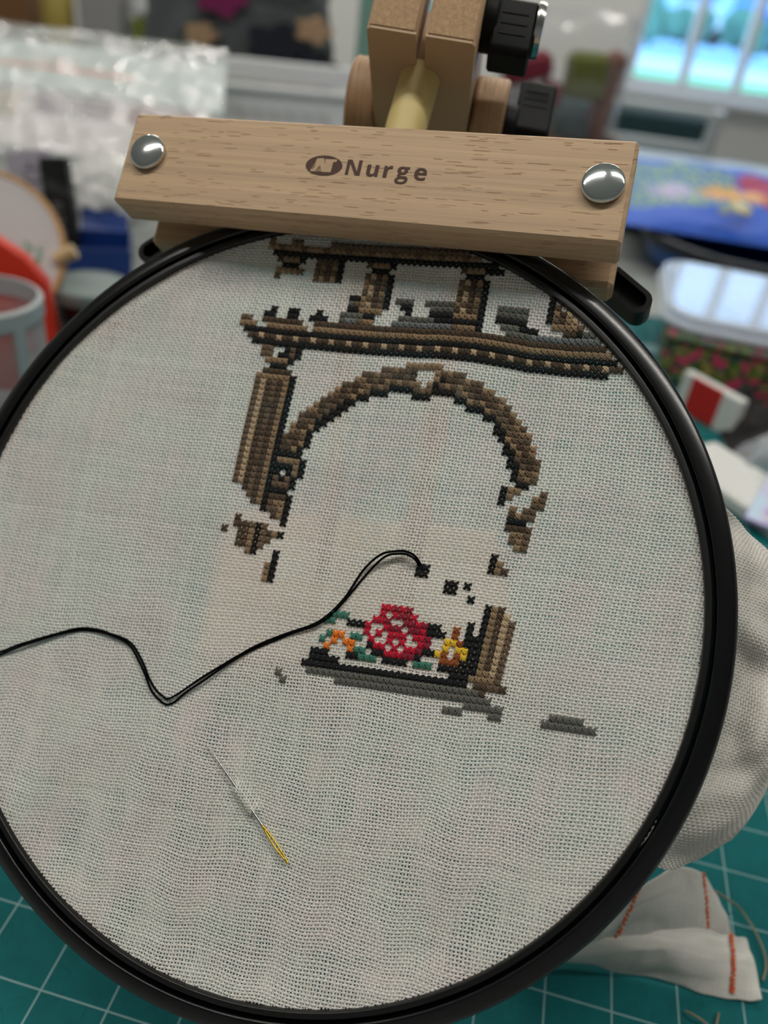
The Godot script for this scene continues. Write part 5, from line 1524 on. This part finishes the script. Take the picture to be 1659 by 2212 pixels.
	var goods := [["storage_box", "slate", 0.12, 0.30, -1.47, "dark slate storage box at the far left end of the cabinet"], ["storage_box", "cardboard", 0.115, 0.26, -1.345, "tall brown cardboard box on the far cabinet"], ["storage_box", "grey_box", 0.13, 0.20, -1.06, "grey cardboard box in the middle of the far cabinet"], ["storage_box", "lime", 0.10, 0.11, -0.91, "low lime green box on the far cabinet"], ["storage_box", "sky_blue", 0.055, 0.28, -0.775, "narrow blue box on the far cabinet"], ["storage_box", "peach", 0.05, 0.30, -0.70, "narrow beige box at the right end of the far cabinet"], ["storage_box", "navy", 0.075, 0.22, -0.59, "dark navy box at the very right of the far cabinet"]]
	for e: Array in goods:
		var t := thing(e[0], e[5], "box", at(e[4] - 0.03, -0.04, -2.92, 0.05), "boxes on the far cabinet")
		var h: float = e[3]
		part("carton", box(Vector3(e[2], h - 0.02, 0.12), 0.003, at(0, (h - 0.02) / 2 + 0.0005, 0)), M[e[1]], t)
		part("lid", box(Vector3(e[2] + 0.004, 0.02, 0.124), 0.003, at(0, h - 0.0095, 0)), M[e[1]], t)
	var yj := thing("yellow_jar", "dull yellow jar with a green lid between the boxes on the cabinet", "jar", at(-1.235, -0.04, -2.90))
	part("glass", turned([Vector2(0, 0), Vector2(0.045, 0), Vector2(0.05, 0.01), Vector2(0.05, 0.15), Vector2(0.035, 0.17), Vector2(0, 0.17)], 24), M.yellow_jar, yj)
	part("lid", turned([Vector2(0, 0.165), Vector2(0.04, 0.165), Vector2(0.04, 0.20), Vector2(0, 0.20)], 24, 2), M.olive, yj)
	single("white_bundle", box(Vector3(0.13, 0.09, 0.10), 0.02), M.basket_white, "white bundle lying on the lime green box", "bundle", at(-0.935, -0.04 + 0.1555, -2.92, 0.1))


const LAMP_ENERGY := 2.9


func _ready() -> void:
	# ---- camera, sky, exposure
	var cam := Camera3D.new()
	cam.name = "camera"
	cam.transform = Transform3D(Basis(Vector3(0.99001035, 0.11682703, -0.07893642), Vector3(-0.14099473, 0.82031412, -0.55426098), Vector3(0.0, 0.559853721, 0.828591462)), Vector3(0, 0.31586926, 0))
	var lens := CameraAttributesPhysical.new()
	lens.frustum_focal_length = 19.0333   # with the sensor 24 high: a vertical view of 64.46 degrees
	lens.frustum_focus_distance = 0.238
	lens.frustum_near = 0.01
	lens.frustum_far = 400.0
	lens.exposure_aperture = 4.6
	cam.attributes = lens
	cam.current = true
	add_child(cam)
	var sky := ProceduralSkyMaterial.new()
	sky.sky_top_color = Color(0.55, 0.75, 0.95)
	sky.sky_horizon_color = Color(0.86, 0.94, 1.0)
	sky.ground_horizon_color = Color(0.80, 0.86, 0.90)
	sky.ground_bottom_color = Color(0.45, 0.5, 0.5)
	sky.sky_energy_multiplier = 1.0
	var env := Environment.new()
	env.background_mode = Environment.BG_SKY
	env.sky = Sky.new()
	env.sky.sky_material = sky
	env.background_energy_multiplier = 8.0
	env.tonemap_mode = Environment.TONE_MAPPER_LINEAR
	env.tonemap_exposure = 0.41
	env.sdfgi_enabled = true
	env.ssao_enabled = true
	env.ssil_enabled = true
	var we := WorldEnvironment.new()
	we.name = "environment"
	we.environment = env
	add_child(we)
	noise.seed = 12
	noise.frequency = 0.02
	noise.fractal_octaves = 2
	fine.frequency = 0.02
	fine.fractal_octaves = 2
	materials()
	# ---- structure, then things
	room()
	outside()
	table_and_mat()
	hoop()
	cloth()
	stand()
	needle_and_threads()
	left_side()
	right_side()
	far_side()
